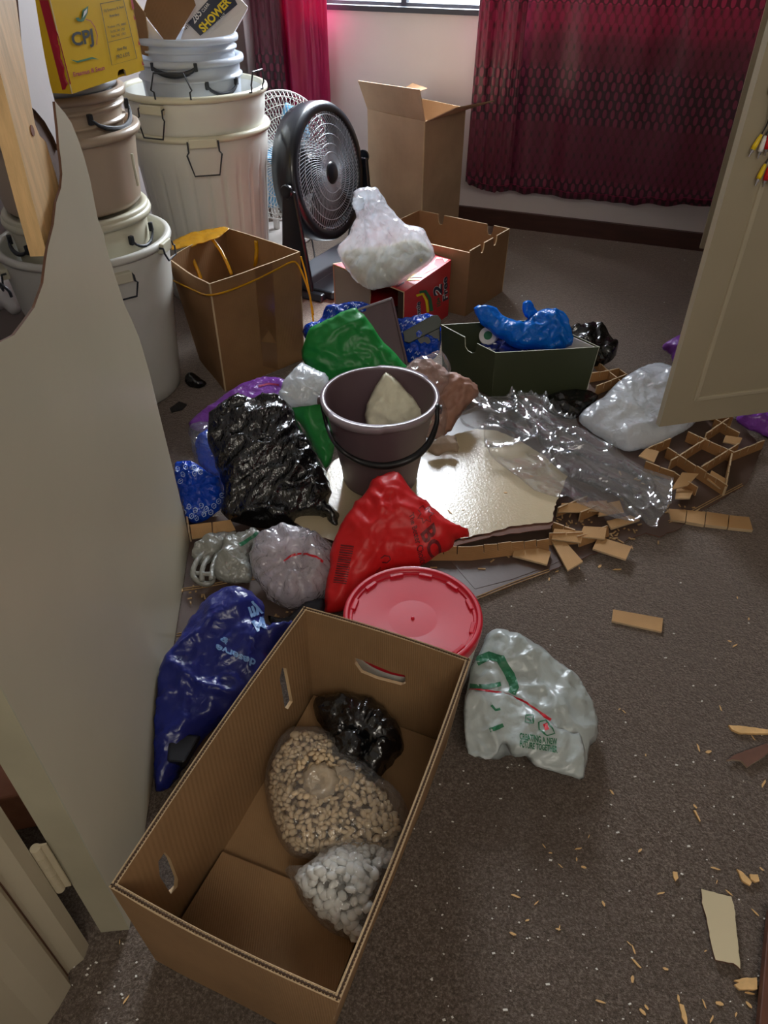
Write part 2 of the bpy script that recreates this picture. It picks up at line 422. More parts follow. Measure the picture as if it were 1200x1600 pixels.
def glass():
    k = N('glass'); t = k.n('ShaderNodeBsdfTransparent'); g = k.n('ShaderNodeBsdfGlossy'); g.inputs['Roughness'].default_value = .02
    m = k.n('ShaderNodeMixShader'); m.inputs[0].default_value = .06; k.l(t.outputs[0], m.inputs[1]); k.l(g.outputs[0], m.inputs[2]); k.l(m.outputs[0], k.out.inputs[0]); M['glass'] = k.m
glass()
def curtain_mat(name, base, dark, transl, sheen):
    """burgundy satin with a woven net of dark ogee cells that fades into dots, by cloth coordinates"""
    k = N(name); tc = k.n('ShaderNodeUVMap'); sp = k.n('ShaderNodeSeparateXYZ'); k.l(tc.outputs[0], sp.inputs[0]); u, v = sp.outputs[0], sp.outputs[1]
    cu = k.math('COSINE', k.math('MULTIPLY', u, pi/.040)); cv = k.math('COSINE', k.math('MULTIPLY', v, pi/.066))
    su = k.math('SINE', k.math('MULTIPLY', u, pi/.040)); sv = k.math('SINE', k.math('MULTIPLY', v, pi/.066))
    f = k.math('MAXIMUM', k.math('ABSOLUTE', k.math('MULTIPLY', cu, cv)), k.math('ABSOLUTE', k.math('MULTIPLY', su, sv)))
    band = k.math('SINE', k.math('ADD', k.math('MULTIPLY', v, 2*pi/.42), -.9))       # cells <-> dots down the cloth
    thr = k.math('ADD', .63, k.math('MULTIPLY', band, .09))
    cell = k.math('GREATER_THAN', f, thr)
    dots = k.math('LESS_THAN', k.math('MAXIMUM', k.math('ABSOLUTE', k.math('MULTIPLY', cu, sv)), 0), .93)
    col = k.mixc(cell, dark, base)
    col = k.mixc(k.ramp(band, [(.0, (0, 0, 0)), (.08, (1, 1, 1))]), k.mixc(dots, dark, tuple(x*.62 for x in base[:3])+(1,)), col)
    k.l(col, k.b.inputs['Base Color']); k.b.inputs['Roughness'].default_value = .42; k.b.inputs['Sheen Weight'].default_value = sheen
    n = k.noise(k.coords((1, 1, .3)), 16, 4); k.l(k.bump(n, .35, .02), k.b.inputs['Normal'])
    t = k.n('ShaderNodeBsdfTranslucent'); k.l(k.mixc(cell, lin((170, 6, 90)), lin((235, 20, 140))), t.inputs[0])
    m = k.n('ShaderNodeMixShader'); m.inputs[0].default_value = transl; k.l(k.b.outputs[0], m.inputs[1]); k.l(t.outputs[0], m.inputs[2]); k.l(m.outputs[0], k.out.inputs[0]); M[name] = k.m
curtain_mat('curtain_net', lin((128, 46, 72)), lin((58, 28, 42)), .12, .2)
plain('curtain_satin', (190, 48, 100), .3, .08, 5, .2, 10, transl=.3)
# ------------------------------------------------ the room
fl = mk('floor', *box((.2, 1.2, -.02), (2.6, 0, 0), (0, 3.4, 0), (0, 0, .02)), 'carpet', kind='structure')
LF = 3.05; WH = 2.3
def wl(s, z, o=0.0): return W0+WD*s+Z3*z-WN*o       # point on the far wall, o metres in front of it
s_of = lambda p: (p-W0).dot(WD)
sx0 = .20; sx1 = 2.28; sill = .862; lintel = 2.05
wf_ = plate('wall_far', [[(-.05, 0), (LF, 0), (LF, WH), (-.05, WH)], [(sx0, sill), (sx1, sill), (sx1, lintel), (sx0, lintel)]], wl(0, 0), WD, Z3, .12, 'wallpaint', kind='structure')
nleft = -WN
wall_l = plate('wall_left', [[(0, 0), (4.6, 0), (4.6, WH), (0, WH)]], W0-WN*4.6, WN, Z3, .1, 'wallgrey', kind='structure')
RW = W0+WD*LF
plate('wall_right', [[(0, 0), (5.2, 0), (5.2, WH), (0, WH)]], RW, -WN, Z3, .1, 'wallpaint', kind='structure')
cc_ = [W0-WD*.1-WN*4.6, W0+WD*(LF+.1)-WN*4.6, W0+WD*(LF+.1)+WN*.12, W0-WD*.1+WN*.12]
mk('ceiling', *hexa([p+Z3*WH for p in cc_], [p+Z3*(WH+.04) for p in cc_]), 'ceilingpaint', kind='structure')
for nm_, c_, u_, v_ in (('wall_sky_block_back', (-.0, -2.15, WH/2), (1.3, 0, 0), (0, .05, 0)), ('wall_sky_block_left', (-1.35, -.95, WH/2), (.05, 0, 0), (0, 1.25, 0)), ('wall_sky_block_right', (1.3, -1.4, WH/2), (.05, 0, 0), (0, .75, 0))):  # unseen hall shell, added to keep out sky light from behind
    mk(nm_, *box(c_, u_, v_, (0, 0, WH/2)), 'wallpaint', kind='structure')
mk('ceiling_sky_block', *box((0, -1.2, WH+.02), (1.4, 0, 0), (0, 1.0, 0), (0, 0, .02)), 'ceilingpaint', kind='structure')  # unseen top of the added hall shell
plate('baseboard_far', [[(.0, 0), (LF, 0), (LF, .055), (LF, .075), (.0, .075), (0, .055)]], wl(0, 0, .022), WD, Z3, .02, 'skirting', kind='structure')
plate('baseboard_left', [[(0, 0), (4.3, 0), (4.3, .075), (0, .075)]], W0-WN*4.4+WD*.022, WN, Z3, .02, 'skirting', kind='structure')
# window: steel frame, mullions, panes
wroot = thing('window_1', None, None, wl((sx0+sx1)/2, sill)); wroot['kind'] = 'structure'
def wbar(nm, s0, s1, z0, z1, o=-.05, t=.02, m='dark_metal'):
    c = wl((s0+s1)/2, (z0+z1)/2, o); return mk(nm, *box(c, WD*(s1-s0)/2, WN*t, Z3*(z1-z0)/2), m, wroot)
wbar('window_frame', sx0, sx1, sill, sill+.014); wbar('window_frame', sx0, sx1, lintel-.03, lintel)
for a in (sx0, sx1-.03): wbar('window_frame', a, a+.03, sill, lintel)
for a in (.72, 1.24, 1.76): wbar('mullion', a-.012, a+.012, sill, lintel)
e_ = [sx0, .72, 1.24, 1.76, sx1]
for a, b in zip(e_[:-1], e_[1:]): wbar('pane', a+.012, b-.012, sill+.014, lintel-.03, -.05, .002, 'glass')
mk('window_sill', *box(wl((sx0+sx1)/2, sill-.008, .006), WD*(sx1-sx0)/2*1.0, WN*.018, Z3*.010), 'dark_metal', wroot)
# curtains
def curtain(name, label, s0, s1, zb, ztop, o, folds, amp, mat, seed, flare=0.0, stuffed=None, group=None):
    t = thing(name, label, 'curtain', wl((s0+s1)/2, ztop, o)); nu, nv = 150, 60; V = []; Fc = []; uv = []
    for j in range(nv+1):
        b = j/nv
        for i in range(nu+1):
            a = i/nu; s = s0+(s1-s0)*a; s = s+(flare*(1-b)*(a-.5)) + (stuffed(a, b) if stuffed else 0)
            ph = folds*2*pi*a+1.3*noise.noise(Vector((a*3, b*1.2, seed))); d = sin(ph)*amp*(.55+.45*b)+noise.noise(Vector((a*7, b*3, seed+4)))*amp*.9+noise.noise(Vector((a*26, b*9, seed+4)))*amp*.16
            z = zb(a)*(1-b)+ztop*b+(noise.noise(Vector((a*14, 0, seed+8)))*.012 if j == 0 else 0)
            V.append(wl(s, z, o+d)); uv.append((a*(s1-s0)*1.22, z))
    for j in range(nv):
        for i in range(nu): k = j*(nu+1)+i; Fc.append((k, k+1, k+nu+2, k+nu+1))
    c = mk('cloth', V, Fc, mat, t, smooth=True); ul = c.data.uv_layers.new(name='UVMap')
    for lp in c.data.loops: ul.data[lp.index].uv = uv[lp.vertex_index]
    so_ = c.modifiers.new('thick', 'SOLIDIFY'); so_.thickness = .0015
    # stitched hem
    hv = [V[i]+Z3*.028-WN*.0022 for i in range(0, nu+1, 2)]; mk('hem_stitching', *tube(hv, .0009, 5), 'curtain_satin', t)
    return t
def sz(x, y, o=.08):
    p = PP(x, y, wl(0, 0, o), WN); return s_of(p), p.z
a0, z0_ = sz(787, 296); a1, z1_ = sz(1112, 320); am, zm = sz(1000, 315)
print('curtain', a0, z0_, a1, z1_, zm)
curtain('window_curtain', 'wide burgundy curtain with a dark net pattern hanging to the right of the narrow panel', a0, a1+.06, lambda a: z0_*(1-a)+z1_*a-.02*sin(pi*a), 2.18, .08, 4.3, .017, 'curtain_net', 2, .0)
b0, y0_ = sz(728, 283, .12); b1, _ = sz(780, 296, .12); b2, _ = sz(752, 0, .12); 
curtain('window_curtain', 'narrow gathered edge panel of patterned curtain beside the tall open carton', b2, b1+.045, lambda a: y0_-.02*sin(pi*a)-.02*a, 2.17, .13, 1.6, .016, 'curtain_net', 9, .0, stuffed=lambda a, b: (b0-b2)*(1-a)*max(0, (1-b*1.9))**1.3)
c0, _ = sz(405, 100); c1, _ = sz(514, 60); _, cz = sz(470, 175)
cl_ = curtain('window_curtain', 'satin burgundy curtain hanging behind the two fans at the far left corner', c0, c1, lambda a: cz-.18, 2.18, .09, 2.3, .032, 'curtain_satin', 5, .02)
a2_, _ = sz(405, 60); a3_, _ = sz(452, 60)
curtain('window_curtain', 'strip of patterned curtain folded over the satin one in the left corner', a2_, a3_, lambda a: cz-.12+.1*a, 2.17, .145, 1.2, .012, 'curtain_net', 15, .0)
# ------------------------------------------------ broken hollow-core door at the left
DA = P(204, 1452); DB = P(297, 850); DE = (DB-DA).normalized(); DN = Vector((DE.y, -DE.x, 0)); DW = (DB-DA).length
def dpx(pts, off=0): return [(lambda q: ((q-DA).dot(DE), q.z))(PP(x, y, DA-DN*off, DN)) for x, y in pts]
door = thing('door_1', 'cream hollow-core door with a large hole smashed through its upper half, left of the carton', 'door', DA+DE*.45+Z3*.004)
rb = dpx([(297, 850), (290, 815), (272, 740), (250, 650), (233, 580), (217, 525), (205, 497), (195, 475), (178, 428), (164, 380), (162, 365), (153, 340), (150, 325), (141, 284), (131, 245), (124, 222), (112, 195), (100, 174), (86, 160)])
lb = dpx([(90, 200), (92, 228), (95, 250), (97, 270), (95, 295), (88, 320), (84, 350), (75, 385), (72, 405), (66, 440), (55, 480), (38, 503), (22, 522), (0, 533)])
rb[0] = (DW, .006)
skin = [(0, .006)]+rb+lb+[(.2, .86), (.14, .95), (.10, 1.15), (.06, 1.5), (0, 1.5)]
g = random.Random(4)
skin = [(a, b) if i < 6 or a < .02 else (a+g.uniform(-.003, .003), b+g.uniform(-.003, .003)) for i, (a, b) in enumerate(skin)]
def slabd(name, loops, off, th, mat, edge, **kw):
    return plate(name, loops, DA-DN*off, DE, Z3, th, mat, edge, door, **kw)
slabd('front_skin', [skin], 0, .0035, 'doorpaint', 'hardboard')
back = [(0, .006), (DW, .006), (DW, .45), (.80, .60), (.72, .72), (.55, .76), (.40, .74), (.25, .78), (.10, .95), (.05, 1.5), (0, 1.5)]
slabd('rear_skin', [back], .0385, .0035, 'doorpaint', 'hardboard')
slabd('hinge_stile', [[(0, .006), (.035, .006), (.035, 1.5), (0, 1.5)]], .0036, .0345, 'doorpaint_edge', 'doorpaint_edge')
slabd('edge_lipping', [[(-.0025, .006), (.0, .006), (0, 1.5), (-.0025, 1.5)]], 0, .042, 'doorpaint_edge', 'doorpaint_edge')
slabd('bottom_rail', [[(.036, .006), (DW-.002, .006), (DW-.002, .045), (.036, .045)]], .0036, .0345, 'pine', 'hardboard')
slabd('lock_stile', [[(DW-.035, .046), (DW-.002, .046), (DW-.002, .44), (DW-.02, .5), (DW-.035, .47)]], .0036, .0345, 'pine', 'pine')
# pine batten and torn upper skin pieces seen through and above the hole
bt = dpx([(74, 400), (50, 310), (30, 230), (0, 112), (-30, 0), (-50, -80), (8, -80), (25, 0), (33, 60), (42, 120), (50, 168), (55, 195), (62, 212), (72, 222), (80, 250), (88, 275), (95, 302), (97, 320), (84, 352), (78, 380)], .012)
o = slabd('inner_batten', [bt], .012, .022, 'pine', 'pine')
mk('wood_knot', *disc(PP(50, 204, DA-DN*.0118, DN), DN, .0065, .001, 14), 'knotwood', o)
up = dpx([(20, -60), (46, -60), (55, 0), (62, 45), (70, 90), (78, 130), (86, 160), (94, 215), (92, 235), (84, 215), (70, 190), (55, 172), (46, 165), (36, 90), (28, 0)], .036)
slabd('torn_skin_strip', [up], .036, .004, 'wallpaint', 'hardboard', label='pale torn strip of skin')
br = dpx([(44, 150), (56, 168), (70, 186), (84, 212), (93, 240), (97, 270), (95, 300), (96, 315), (90, 330), (60, 300), (45, 230)], .0405)
slabd('torn_inner_skin', [br], .0405, .003, 'hardboard', 'hardboard', label='brown bare inner face of the skin')
# hinge in the gap, door frame
h0 = P(155, 1457)
kn = [PP(x, y, DA-DN*.05-DE*.012, DE) for x, y in ((48, 1325), (100, 1388))]
top_k, bot_k = kn
hv = thing('door_hinge', 'painted butt hinge in the gap between the broken door and its frame', 'hinge', bot_k); hx = (top_k.x+bot_k.x)/2; hy = (top_k.y+bot_k.y)/2
zz0, zz1 = bot_k.z, top_k.z
for i in range(5):
    a = zz0+(zz1-zz0)*i/5; b = zz0+(zz1-zz0)*(i+.93)/5
    mk('knuckle', *lathe([(.0001, 0), (.0065, 0), (.0065, b-a), (.0001, b-a)], (hx, hy, a), seg=16), 'hinge', hv, smooth=False)
mk('leaf', *box((hx+.008, hy+.004, (zz0+zz1)/2), (.005, .001, 0), (-.0004, .0014, 0), (0, 0, (zz1-zz0)/2)), 'hinge', hv)
J = [P(139, 1476), P(131, 1499), P(110, 1516), P(105, 1524), P(111, 1541), P(92, 1575), P(70, 1606)]
far = [J[-1]+Vector((-.05, -.2, 0)), Vector((-.86, .10, 0)), Vector((-.86, .43, 0)), Vector((-.52, .445, 0))]
pl = [Vector((p.x, p.y, 0)) for p in J+far]; n_ = len(pl)
V = pl+[p+Z3*1.98 for p in pl]; Fc = [tuple(range(n_))[::-1], tuple(range(n_, 2*n_))]+[(i, (i+1) % n_, n_+(i+1) % n_, n_+i) for i in range(n_)]
fr_ = mk('trim_1', V, [tuple(f) for f in Fc], 'doorpaint', kind='structure')
gl_ = [J[3]+Vector((.0006, -.0004, .0)), J[3]+Vector((.0006, -.0004, 1.9))]
mk('trim_joint', *tube(gl_, .0016, 6), 'hardboard', fr_)
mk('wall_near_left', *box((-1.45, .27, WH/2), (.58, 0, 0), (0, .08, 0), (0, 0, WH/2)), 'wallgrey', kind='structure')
for k_, (x, y) in enumerate([(8, 1255), (30, 1290)]):
    c = PY(x, y, .62); 
mk('brick', *box((-.62, .66, .05), (.09, .02, 0), (-.012, .045, 0), (0, 0, .05)), 'brickred', bevel=.004, label='red brick lying behind the door frame in the gap', cat='brick')
mk('brick', *box((-.60, .80, .035), (.085, .02, 0), (-.012, .045, 0), (0, 0, .033)), 'mortar', bevel=.004, label='grey brick lying just behind the red brick in the gap', cat='brick')
# ------------------------------------------------ wardrobe with two open doors at the right
A1 = P(1030, 667, .12); az = radians(77); u1 = Vector((sin(az), cos(az), 0)); hg = A1+u1*.50
hinge = Vector((hg.x, hg.y, 0)); 
wr = thing('wardrobe', 'cream wardrobe along the right wall with its panelled doors standing open', 'wardrobe', hinge+WD*.25+WN*.6)
body_len = (P(1093, 388, .12)-hinge).dot(WN)+.02
dW = min(.5, (RW-hinge).dot(WD)-.03)
print('wardrobe', hinge, body_len, dW)
def wbox(nm, s0, s1, t0, t1, z0, z1, m='wardrobepaint', **kw):
    c = hinge+WN*((s0+s1)/2)+WD*((t0+t1)/2)+Z3*((z0+z1)/2); return mk(nm, *box(c, WN*(s1-s0)/2, WD*(t1-t0)/2, Z3*(z1-z0)/2), m, wr, **kw)
wbox('side_panel', -.02, 0, 0, dW, .1, 1.9); wbox('side_panel', body_len, body_len+.02, 0, dW, .1, 1.9); wbox('back_panel', 0, body_len, dW-.012, dW, .1, 1.9)
wbox('base_panel', 0, body_len, .0, dW-.013, .1, .12); wbox('top_panel', 0, body_len, 0, dW-.013, 1.88, 1.9); wbox('plinth', -.0, body_len, .04, dW, 0, .099, 'skirting'); wbox('shelf', 0, body_len, .02, dW-.013, .95, .97)
def leaf(A, u, wd, label):
    n = u.cross(Z3).normalized()      # towards the camera side
    if n.dot(A-CAM) > 0: n = -n
    uu = u if n.dot(u.cross(Z3)) > 0 else u
    Ab = Vector((A.x, A.y, .12)); d = plate('door', [[(0, 0), (wd, 0), (wd, 1.76), (0, 1.76)]], Ab, u, Z3, .018, 'wardrobepaint', 'wardrobebead', wr, label=label)
    # applied bead forming a panel
    def bead(a, b):
        p = [Ab+u*a[0]+Z3*a[1]+n*.002, Ab+u*b[0]+Z3*b[1]+n*.002]; m = (p[0]+p[1])/2; dd = (p[1]-p[0])/2; side = dd.cross(n).normalized()
        mk('bead', *box(m, dd+dd.normalized()*.004, side*.006, n*.0035), 'wardrobebead', d, bevel=.002)
    bead((.085, .075), (wd-.06, .075)); bead((.085, 1.68), (wd-.06, 1.68)); bead((.085, .075), (.085, 1.68)); bead((wd-.06, .075), (wd-.06, 1.68))
    return d
ld = leaf(A1, u1, .5, 'near door leaf with the cables hanging on it')
A2 = P(1093, 388, .12); hf = hinge+WN*body_len; u2 = (Vector((hf.x, hf.y, 0))-Vector((A2.x, A2.y, 0))); w2 = u2.length; u2.normalize(); leaf(A2, u2, max(w2, .3), 'far door leaf')
lt = PP(1112, 372, A2, u2.cross(Z3)); n2 = u2.cross(Z3); n2 = -n2 if n2.dot(A2-CAM) > 0 else n2
mk('latch', *box(lt+n2*.004, u2*.006, n2*.004, Z3*.03), 'hinge', wr, bevel=.002)
# cables with coloured plugs hanging over the near door
def plug(cab, px, col, ang):
    n = u1.cross(Z3).normalized(); n = -n if n.dot(A1-CAM) > 0 else n
    p = PP(px[0], px[1], A1+n*.012, n); d = Vector((sin(ang)*u1.x, sin(ang)*u1.y, -cos(ang)))
    V1 = lathe([(.0001, 0), (.0025, 0), (.0045, .008), (.0052, .022), (.0052, .03), (.0001, .03)], p, d, 14); mk('plug_grip', *V1, col, cab, smooth=True)
    mk('plug_pin', *join(lathe([(.0001, .03), (.0036, .03), (.0036, .036), (.0001, .036)], p, d, 12), lathe([(.0001, .036), (.0014, .036), (.0014, .044), (.0001, .044)], p, d, 8)), 'chrome', cab)
    return p
for lab, pl_, topx in (('bundle of thin black cables with yellow and white plugs, upper one on the wardrobe door', [((1190, 210), 'plug_yellow', -.35), ((1196, 212), 'plug_white', -.05), ((1203, 208), 'plug_red', .1)], 1225),
                 ('bundle of thin black cables with yellow and red plugs, lower one on the wardrobe door', [((1196, 256), 'plug_yellow', -.2), ((1203, 258), 'plug_red', .0), ((1209, 256), 'plug_white', .1)], 1232)):
    n = u1.cross(Z3).normalized(); n = -n if n.dot(A1-CAM) > 0 else n
    cb = thing('audio_cable', lab, 'cable', A1+u1*.22+n*.014+Z3*1.0, 'cables with coloured plugs')
    for px, col, an in pl_:
        p = plug(cb, px, col, an); tp = PP(topx, 60, A1+n*.008, n)
        mk('wire', *tube(spline([p-Vector((0, 0, -.001)), p+Z3*.03+u1*.006, p*.5+tp*.5, tp, Vector((tp.x, tp.y, 1.885))+n*.0, Vector((tp.x, tp.y, 1.887))-n*.03], 5), .0016, 6), 'black', cb)
# ------------------------------------------------ plastic bins and buckets
plain('binwhite', (224, 222, 214), .35, .04, 3, .1, 40, transl=.12)
plain('bincream', (210, 205, 182), .4, .05, 3)
plain('pailmilk', (206, 186, 164), .3, .04, 3, transl=.25, coat=.2)
plain('pailclear', (222, 228, 236), .25, .03, 3, transl=.4)
plain('handle_black', (34, 38, 46), .45, .1)
def ang_dir(a): a = radians(a); return Vector((cos(a), sin(a), 0)), Vector((-sin(a), cos(a), 0))
def wire_handle(par, c, z, r, a, w, d, up=False, th=.0028, block=True, bm='bincream'):
    o, t = ang_dir(a); s = -1 if up else 1; b = Vector((c[0], c[1], z))
    def q(tt, oo, zz): return b+o*(r+oo)+t*tt*w/2+Z3*(-s*zz*d)
    pts = [q(-1, 0, 0), q(-1, .012, .02), q(-1, .014, .28), q(-1.14, .016, .36), q(-.82, .02, 1), q(.82, .02, 1), q(1.14, .016, .36), q(1, .014, .28), q(1, .012, .02), q(1, 0, 0)]
    h = mk('wire_handle', *tube(pts, th, 6), 'handle_black', par)
    if block: mk('handle_block', *box(b+o*(r+.002)+Z3*(-.004), t*w*.46, o*.010, Z3*.014), bm, par, bevel=.003)
    return h
def strap_handle(par, c, z, r, a0, a1, sag, th=.004):
    pts = []
    for i in range(13):
        f = i/12; a = a0+(a1-a0)*f; o, t = ang_dir(a); pts.append(Vector((c[0], c[1], z))+o*(r+.010)-Z3*sag*sin(pi*f)**.6)
    rr = [th*(.6+.9*sin(pi*i/12)**.5) for i in range(13)]
    mk('handle', *tube(pts, rr, 8), 'handle_black', par)
    for a in (a0, a1):
        o, t = ang_dir(a); mk('handle_lug', *box(Vector((c[0], c[1], z))+o*(r+.006), t*.006, o*.006, Z3*.012), 'handle_black', par, bevel=.002)
def bin_(name, label, cat, c, z0, h, r0, r1, mat, group=None, flutes=0, collar=.75, lip=.013, rings=(), seg=72, floor=True, rimmat=None, lid=False):
    t = thing(name, label, cat, (c[0], c[1], z0), group); w = .004
    rz = lambda z: r0+(r1-r0)*(z/h)
    prof = [(.0001, .0), (r0-.008, 0), (r0, .008)]; n = 14
    for i in range(1, n+1):
        z = .008+(h-.02)*i/n; off = .0 if z < collar*h else .005; prof.append((rz(z)+off, z))
    for zr in rings: prof += [(rz(zr), zr-.006), (rz(zr)+.008, zr-.003), (rz(zr)+.008, zr+.003), (rz(zr), zr+.006)]
    prof = sorted(prof[3:], key=lambda q: q[1]); prof = [(.0001, 0), (r0-.008, 0), (r0, .008)]+prof
    prof += [(rz(h)-w, h-.004)]; 
    for i in range(9): z = (h-.02)*(1-i/8)+.006; prof.append((rz(z)-w, z))
    prof += [(.0001, .006)]
    def rf(r, z, a):
        if flutes and .02 < z < collar*h and r > .05: return r-.0065*max(0, cos(a*flutes))**10
        return r
    V, Fc = lathe(prof, (c[0], c[1], z0), seg=max(seg, flutes*8 if flutes else 0), rfn=rf if flutes else None)
    b = mk('body', V, Fc, mat, t, smooth=True)
    rr = rz(h); mk('rim', *lathe([(rr-w-.001, h-.012), (rr+lip, h-.016), (rr+lip+.002, h-.008), (rr+lip, h), (rr+.003, h+.004), (rr-w-.001, h+.001), (rr-w-.001, h-.012)], (c[0], c[1], z0), seg=seg), rimmat or mat, t, smooth=True)
    if lid: mk('lid', *lathe([(.0001, h+.006), (rr-.012, h+.006), (rr-.008, h+.012), (rr+.005, h+.013), (rr+.009, h+.008), (rr+.009, h-.014), (rr+.004, h-.014), (rr+.003, h+.002), (.0001, h+.002)], (c[0], c[1], z0), seg=seg), mat, t, smooth=True)
    t['bz'] = 0.0; return t
AX = (-.848, 2.10); BX = (-.658, 2.89)
ba = bin_('refuse_bin', 'tall cream plastic bin beside the broken door, smaller buckets stacked in it', 'bin', AX, 0, .48, .187, .226, 'binwhite', collar=.62, lip=.012)
wire_handle(ba, AX, .435, .232, -53, .075, .055); wire_handle(ba, AX, .47, .236, -10, .06, .035); wire_handle(ba, AX, .435, .232, -145, .075, .045)
i1 = bin_('bucket', 'off-white lidded bucket sunk into the cream bin beside the broken door', 'bucket', AX, .02, .535, .150, .183, 'bincream', lid=True, collar=2)
strap_handle(i1, AX, .50, .184, -152, -118, .02); strap_handle(i1, AX, .50, .184, -30, 5, .03, .003)
i2 = bin_('bucket', 'big milky tan bucket standing on the off-white lidded one', 'bucket', AX, .572, .19, .177, .196, 'pailmilk', collar=2)
i3 = bin_('bucket', 'milky ribbed bucket nested in the big tan one, black handle hanging on its right', 'bucket', AX, .585, .262, .158, .176, 'pailmilk', rings=(.195, .228), collar=2)
strap_handle(i3, AX, .80, .18, -42, 22, .035, .0045)
i4 = bin_('bucket', 'small pale bucket directly under the yellow fruit carton', 'bucket', AX, .61, .258, .14, .158, 'pailclear', rings=(.22,), collar=2, lid=True)
mk('drip_mark', *tube(spline([PY(x, y, 1.96) for x, y in ((206, 240), (209, 258), (212, 272), (216, 290))], 4), .0035, 6), 'bincream', i2)
b1 = bin_('refuse_bin', 'large white fluted refuse bin behind the taped carton, lower of the nested pair', 'bin', BX, 0, .608, .195, .238, 'binwhite', flutes=26, collar=.80, rimmat='bincream')
wire_handle(b1, BX, .598, .247, -76, .10, .10); wire_handle(b1, BX, .598, .247, 90, .10, .08)
b2 = bin_('refuse_bin', 'large white refuse bin nested in the other, its wire handles sticking up', 'bin', BX, .012, .712, .188, .240, 'binwhite', collar=.88, rimmat='bincream')
wire_handle(b2, BX, .695, .250, -111, .09, .085); wire_handle(b2, BX, .722, .236, -93, .115, .075, up=True, block=False); wire_handle(b2, BX, .722, .246, -24, .07, .06, up=True, block=False); wire_handle(b2, BX, .722, .248, -158, .06, .055, up=True, block=False)
p1 = bin_('bucket', 'white bucket hidden low inside the nested refuse bins', 'bucket', BX, .03, .41, .14, .165, 'pailclear', lid=True, collar=2)
p2 = bin_('bucket', 'white bucket in the top refuse bin, black crescent handle on its front', 'bucket', BX, .456, .355, .15, .168, 'pailclear', rings=(.30,), collar=2)
strap_handle(p2, BX, .80, .172, -118, -72, .022, .006); strap_handle(p2, BX, .745, .165, -62, -20, .03, .0045)
p3 = bin_('bucket', 'clear-rimmed bucket nested highest in the stack, holding the sealant carton', 'bucket', BX, .475, .395, .135, .157, 'pailclear', rings=(.36,), collar=2)
# ------------------------------------------------ cartons
board('card', (150, 118, 84)); board('card_dark', (138, 104, 74), 80); board('card_pale', (200, 172, 142), 70); board('card_edge', (196, 170, 135), 300, var=.2)
board('card_warm', (140, 104, 70), 70); board('card_light', (178, 150, 122), 60)
plain('flute_shade', (70, 50, 34), .9)  # recess colour: shade between the rim flutes painted in
plain('yellowbox', (220, 178, 20), .35, .06, 6, coat=.3); plain('print_red', (170, 28, 50), .4); plain('print_black', (26, 30, 34), .5); plain('print_green', (40, 110, 75), .5)
plain('print_navy', (30, 40, 66), .5); plain('print_yellow', (238, 212, 30), .5); plain('print_white', (235, 235, 235), .5); plain('paper_white', (226, 222, 222), .5, .04)
plain('print_magenta', (160, 30, 80), .5); plain('print_bright_red', (205, 35, 50), .35, .05)
def inset(b, c, d):
    return [p+(c-p).normalized()*d for p in b]
def carton(name, label, tops, h, z0, mat, th=.004, edge='card_edge', taper=0.0, outl={}, holes={}, bottom=True, inner=None, bow=0.0, cat='carton', bots=None, group=None, shift=None):
    """open carton from four top corners (counter-clockwise seen from above); walls are parts"""
    T = [Vector(p) for p in tops]; c = sum(T, Vector())/4
    B = [Vector(p) for p in bots] if bots else [Vector((p.x+(c.x-p.x)*taper, p.y+(c.y-p.y)*taper, z0)) for p in T]
    t = thing(name, label, cat, Vector((c.x, c.y, z0)), group); W = []
    for i in range(4):
        j = (i+1) % 4
        W.append(wall4('side_panel', B[i], B[j], T[j], T[i], th, mat, edge, t, outline=outl.get(i), holes=holes.get(i, ()), res=.02 if bow else None, bow=bow if bow else 0, seed=i))
    if bottom:
        bb = inset([Vector((p.x, p.y, z0+.003)) for p in B], Vector((c.x, c.y, z0+.003)), th*1.6)
        mk('bottom_panel', *hexa(bb, [p+Z3*.003 for p in bb]), mat, t)
    return t, W, B, T
def tp(pts, z): return [P(x, y, z) for x, y in pts]
# yellow fruit carton on the bucket stack
z0 = .888
yc = P(112, 147, z0); yr = P(226, 109, z0); yd = (yr-yc); yl = Vector((-yd.y, yd.x, 0)).normalized()*.27+yc
yk = yl+yd
tY = thing('fruit_carton', 'yellow and red printed fruit carton on top of the buckets beside the broken door', 'carton', Vector(((yc.x+yk.x)/2, (yc.y+yk.y)/2, z0)))
hY = .26; q = [Vector((p.x, p.y, z0)) for p in (yc, yr, yk, yl)]; qt = [p+Z3*hY for p in q]; ywalls = []
hole = [[(.61, .0), (.63, .05), (.645, .06), (.71, .06), (.725, .05), (.72, 0)]]
ol = [(0, 0), (.60, 0), (.615, .045), (.64, .06), (.70, .06), (.72, .045), (.725, 0), (1, 0), (1, 1), (0, 1)]
for i in range(4):
    j = (i+1) % 4; ywalls.append(wall4('side_panel', q[i], q[j], qt[j], qt[i], .004, 'yellowbox', 'card_edge', tY, outline=ol if i == 0 else None))
mk('bottom_panel', *hexa(inset(q, sum(q, Vector())/4, .008), [p+Z3*.004 for p in inset(q, sum(q, Vector())/4, .008)]), 'yellowbox', tY); mk('lid_panel', *hexa([p-Z3*.005 for p in inset(qt, sum(qt, Vector())/4, .008)], inset(qt, sum(qt, Vector())/4, .008)), 'yellowbox', tY)
y0 = ywalls[0]
wl4 = ywalls[3]
def ylerp(u, v):                                  # point on the front face of the carton -> picture pixel
    p = (q[0]*(1-u)+q[1]*u)*(1-v)+(qt[0]*(1-u)+qt[1]*u)*v; d = dep(p); return (600+F*p.x/d, 800-F*(p.y*sin(TH)+(p.z-H)*cos(TH))/d)
p_ = [ylerp(.97, .0), ylerp(1, .0), ylerp(1, .98), ylerp(.97, .98)]; shape(y0, p_, 'print_red', 'printed_stripe', res=8)
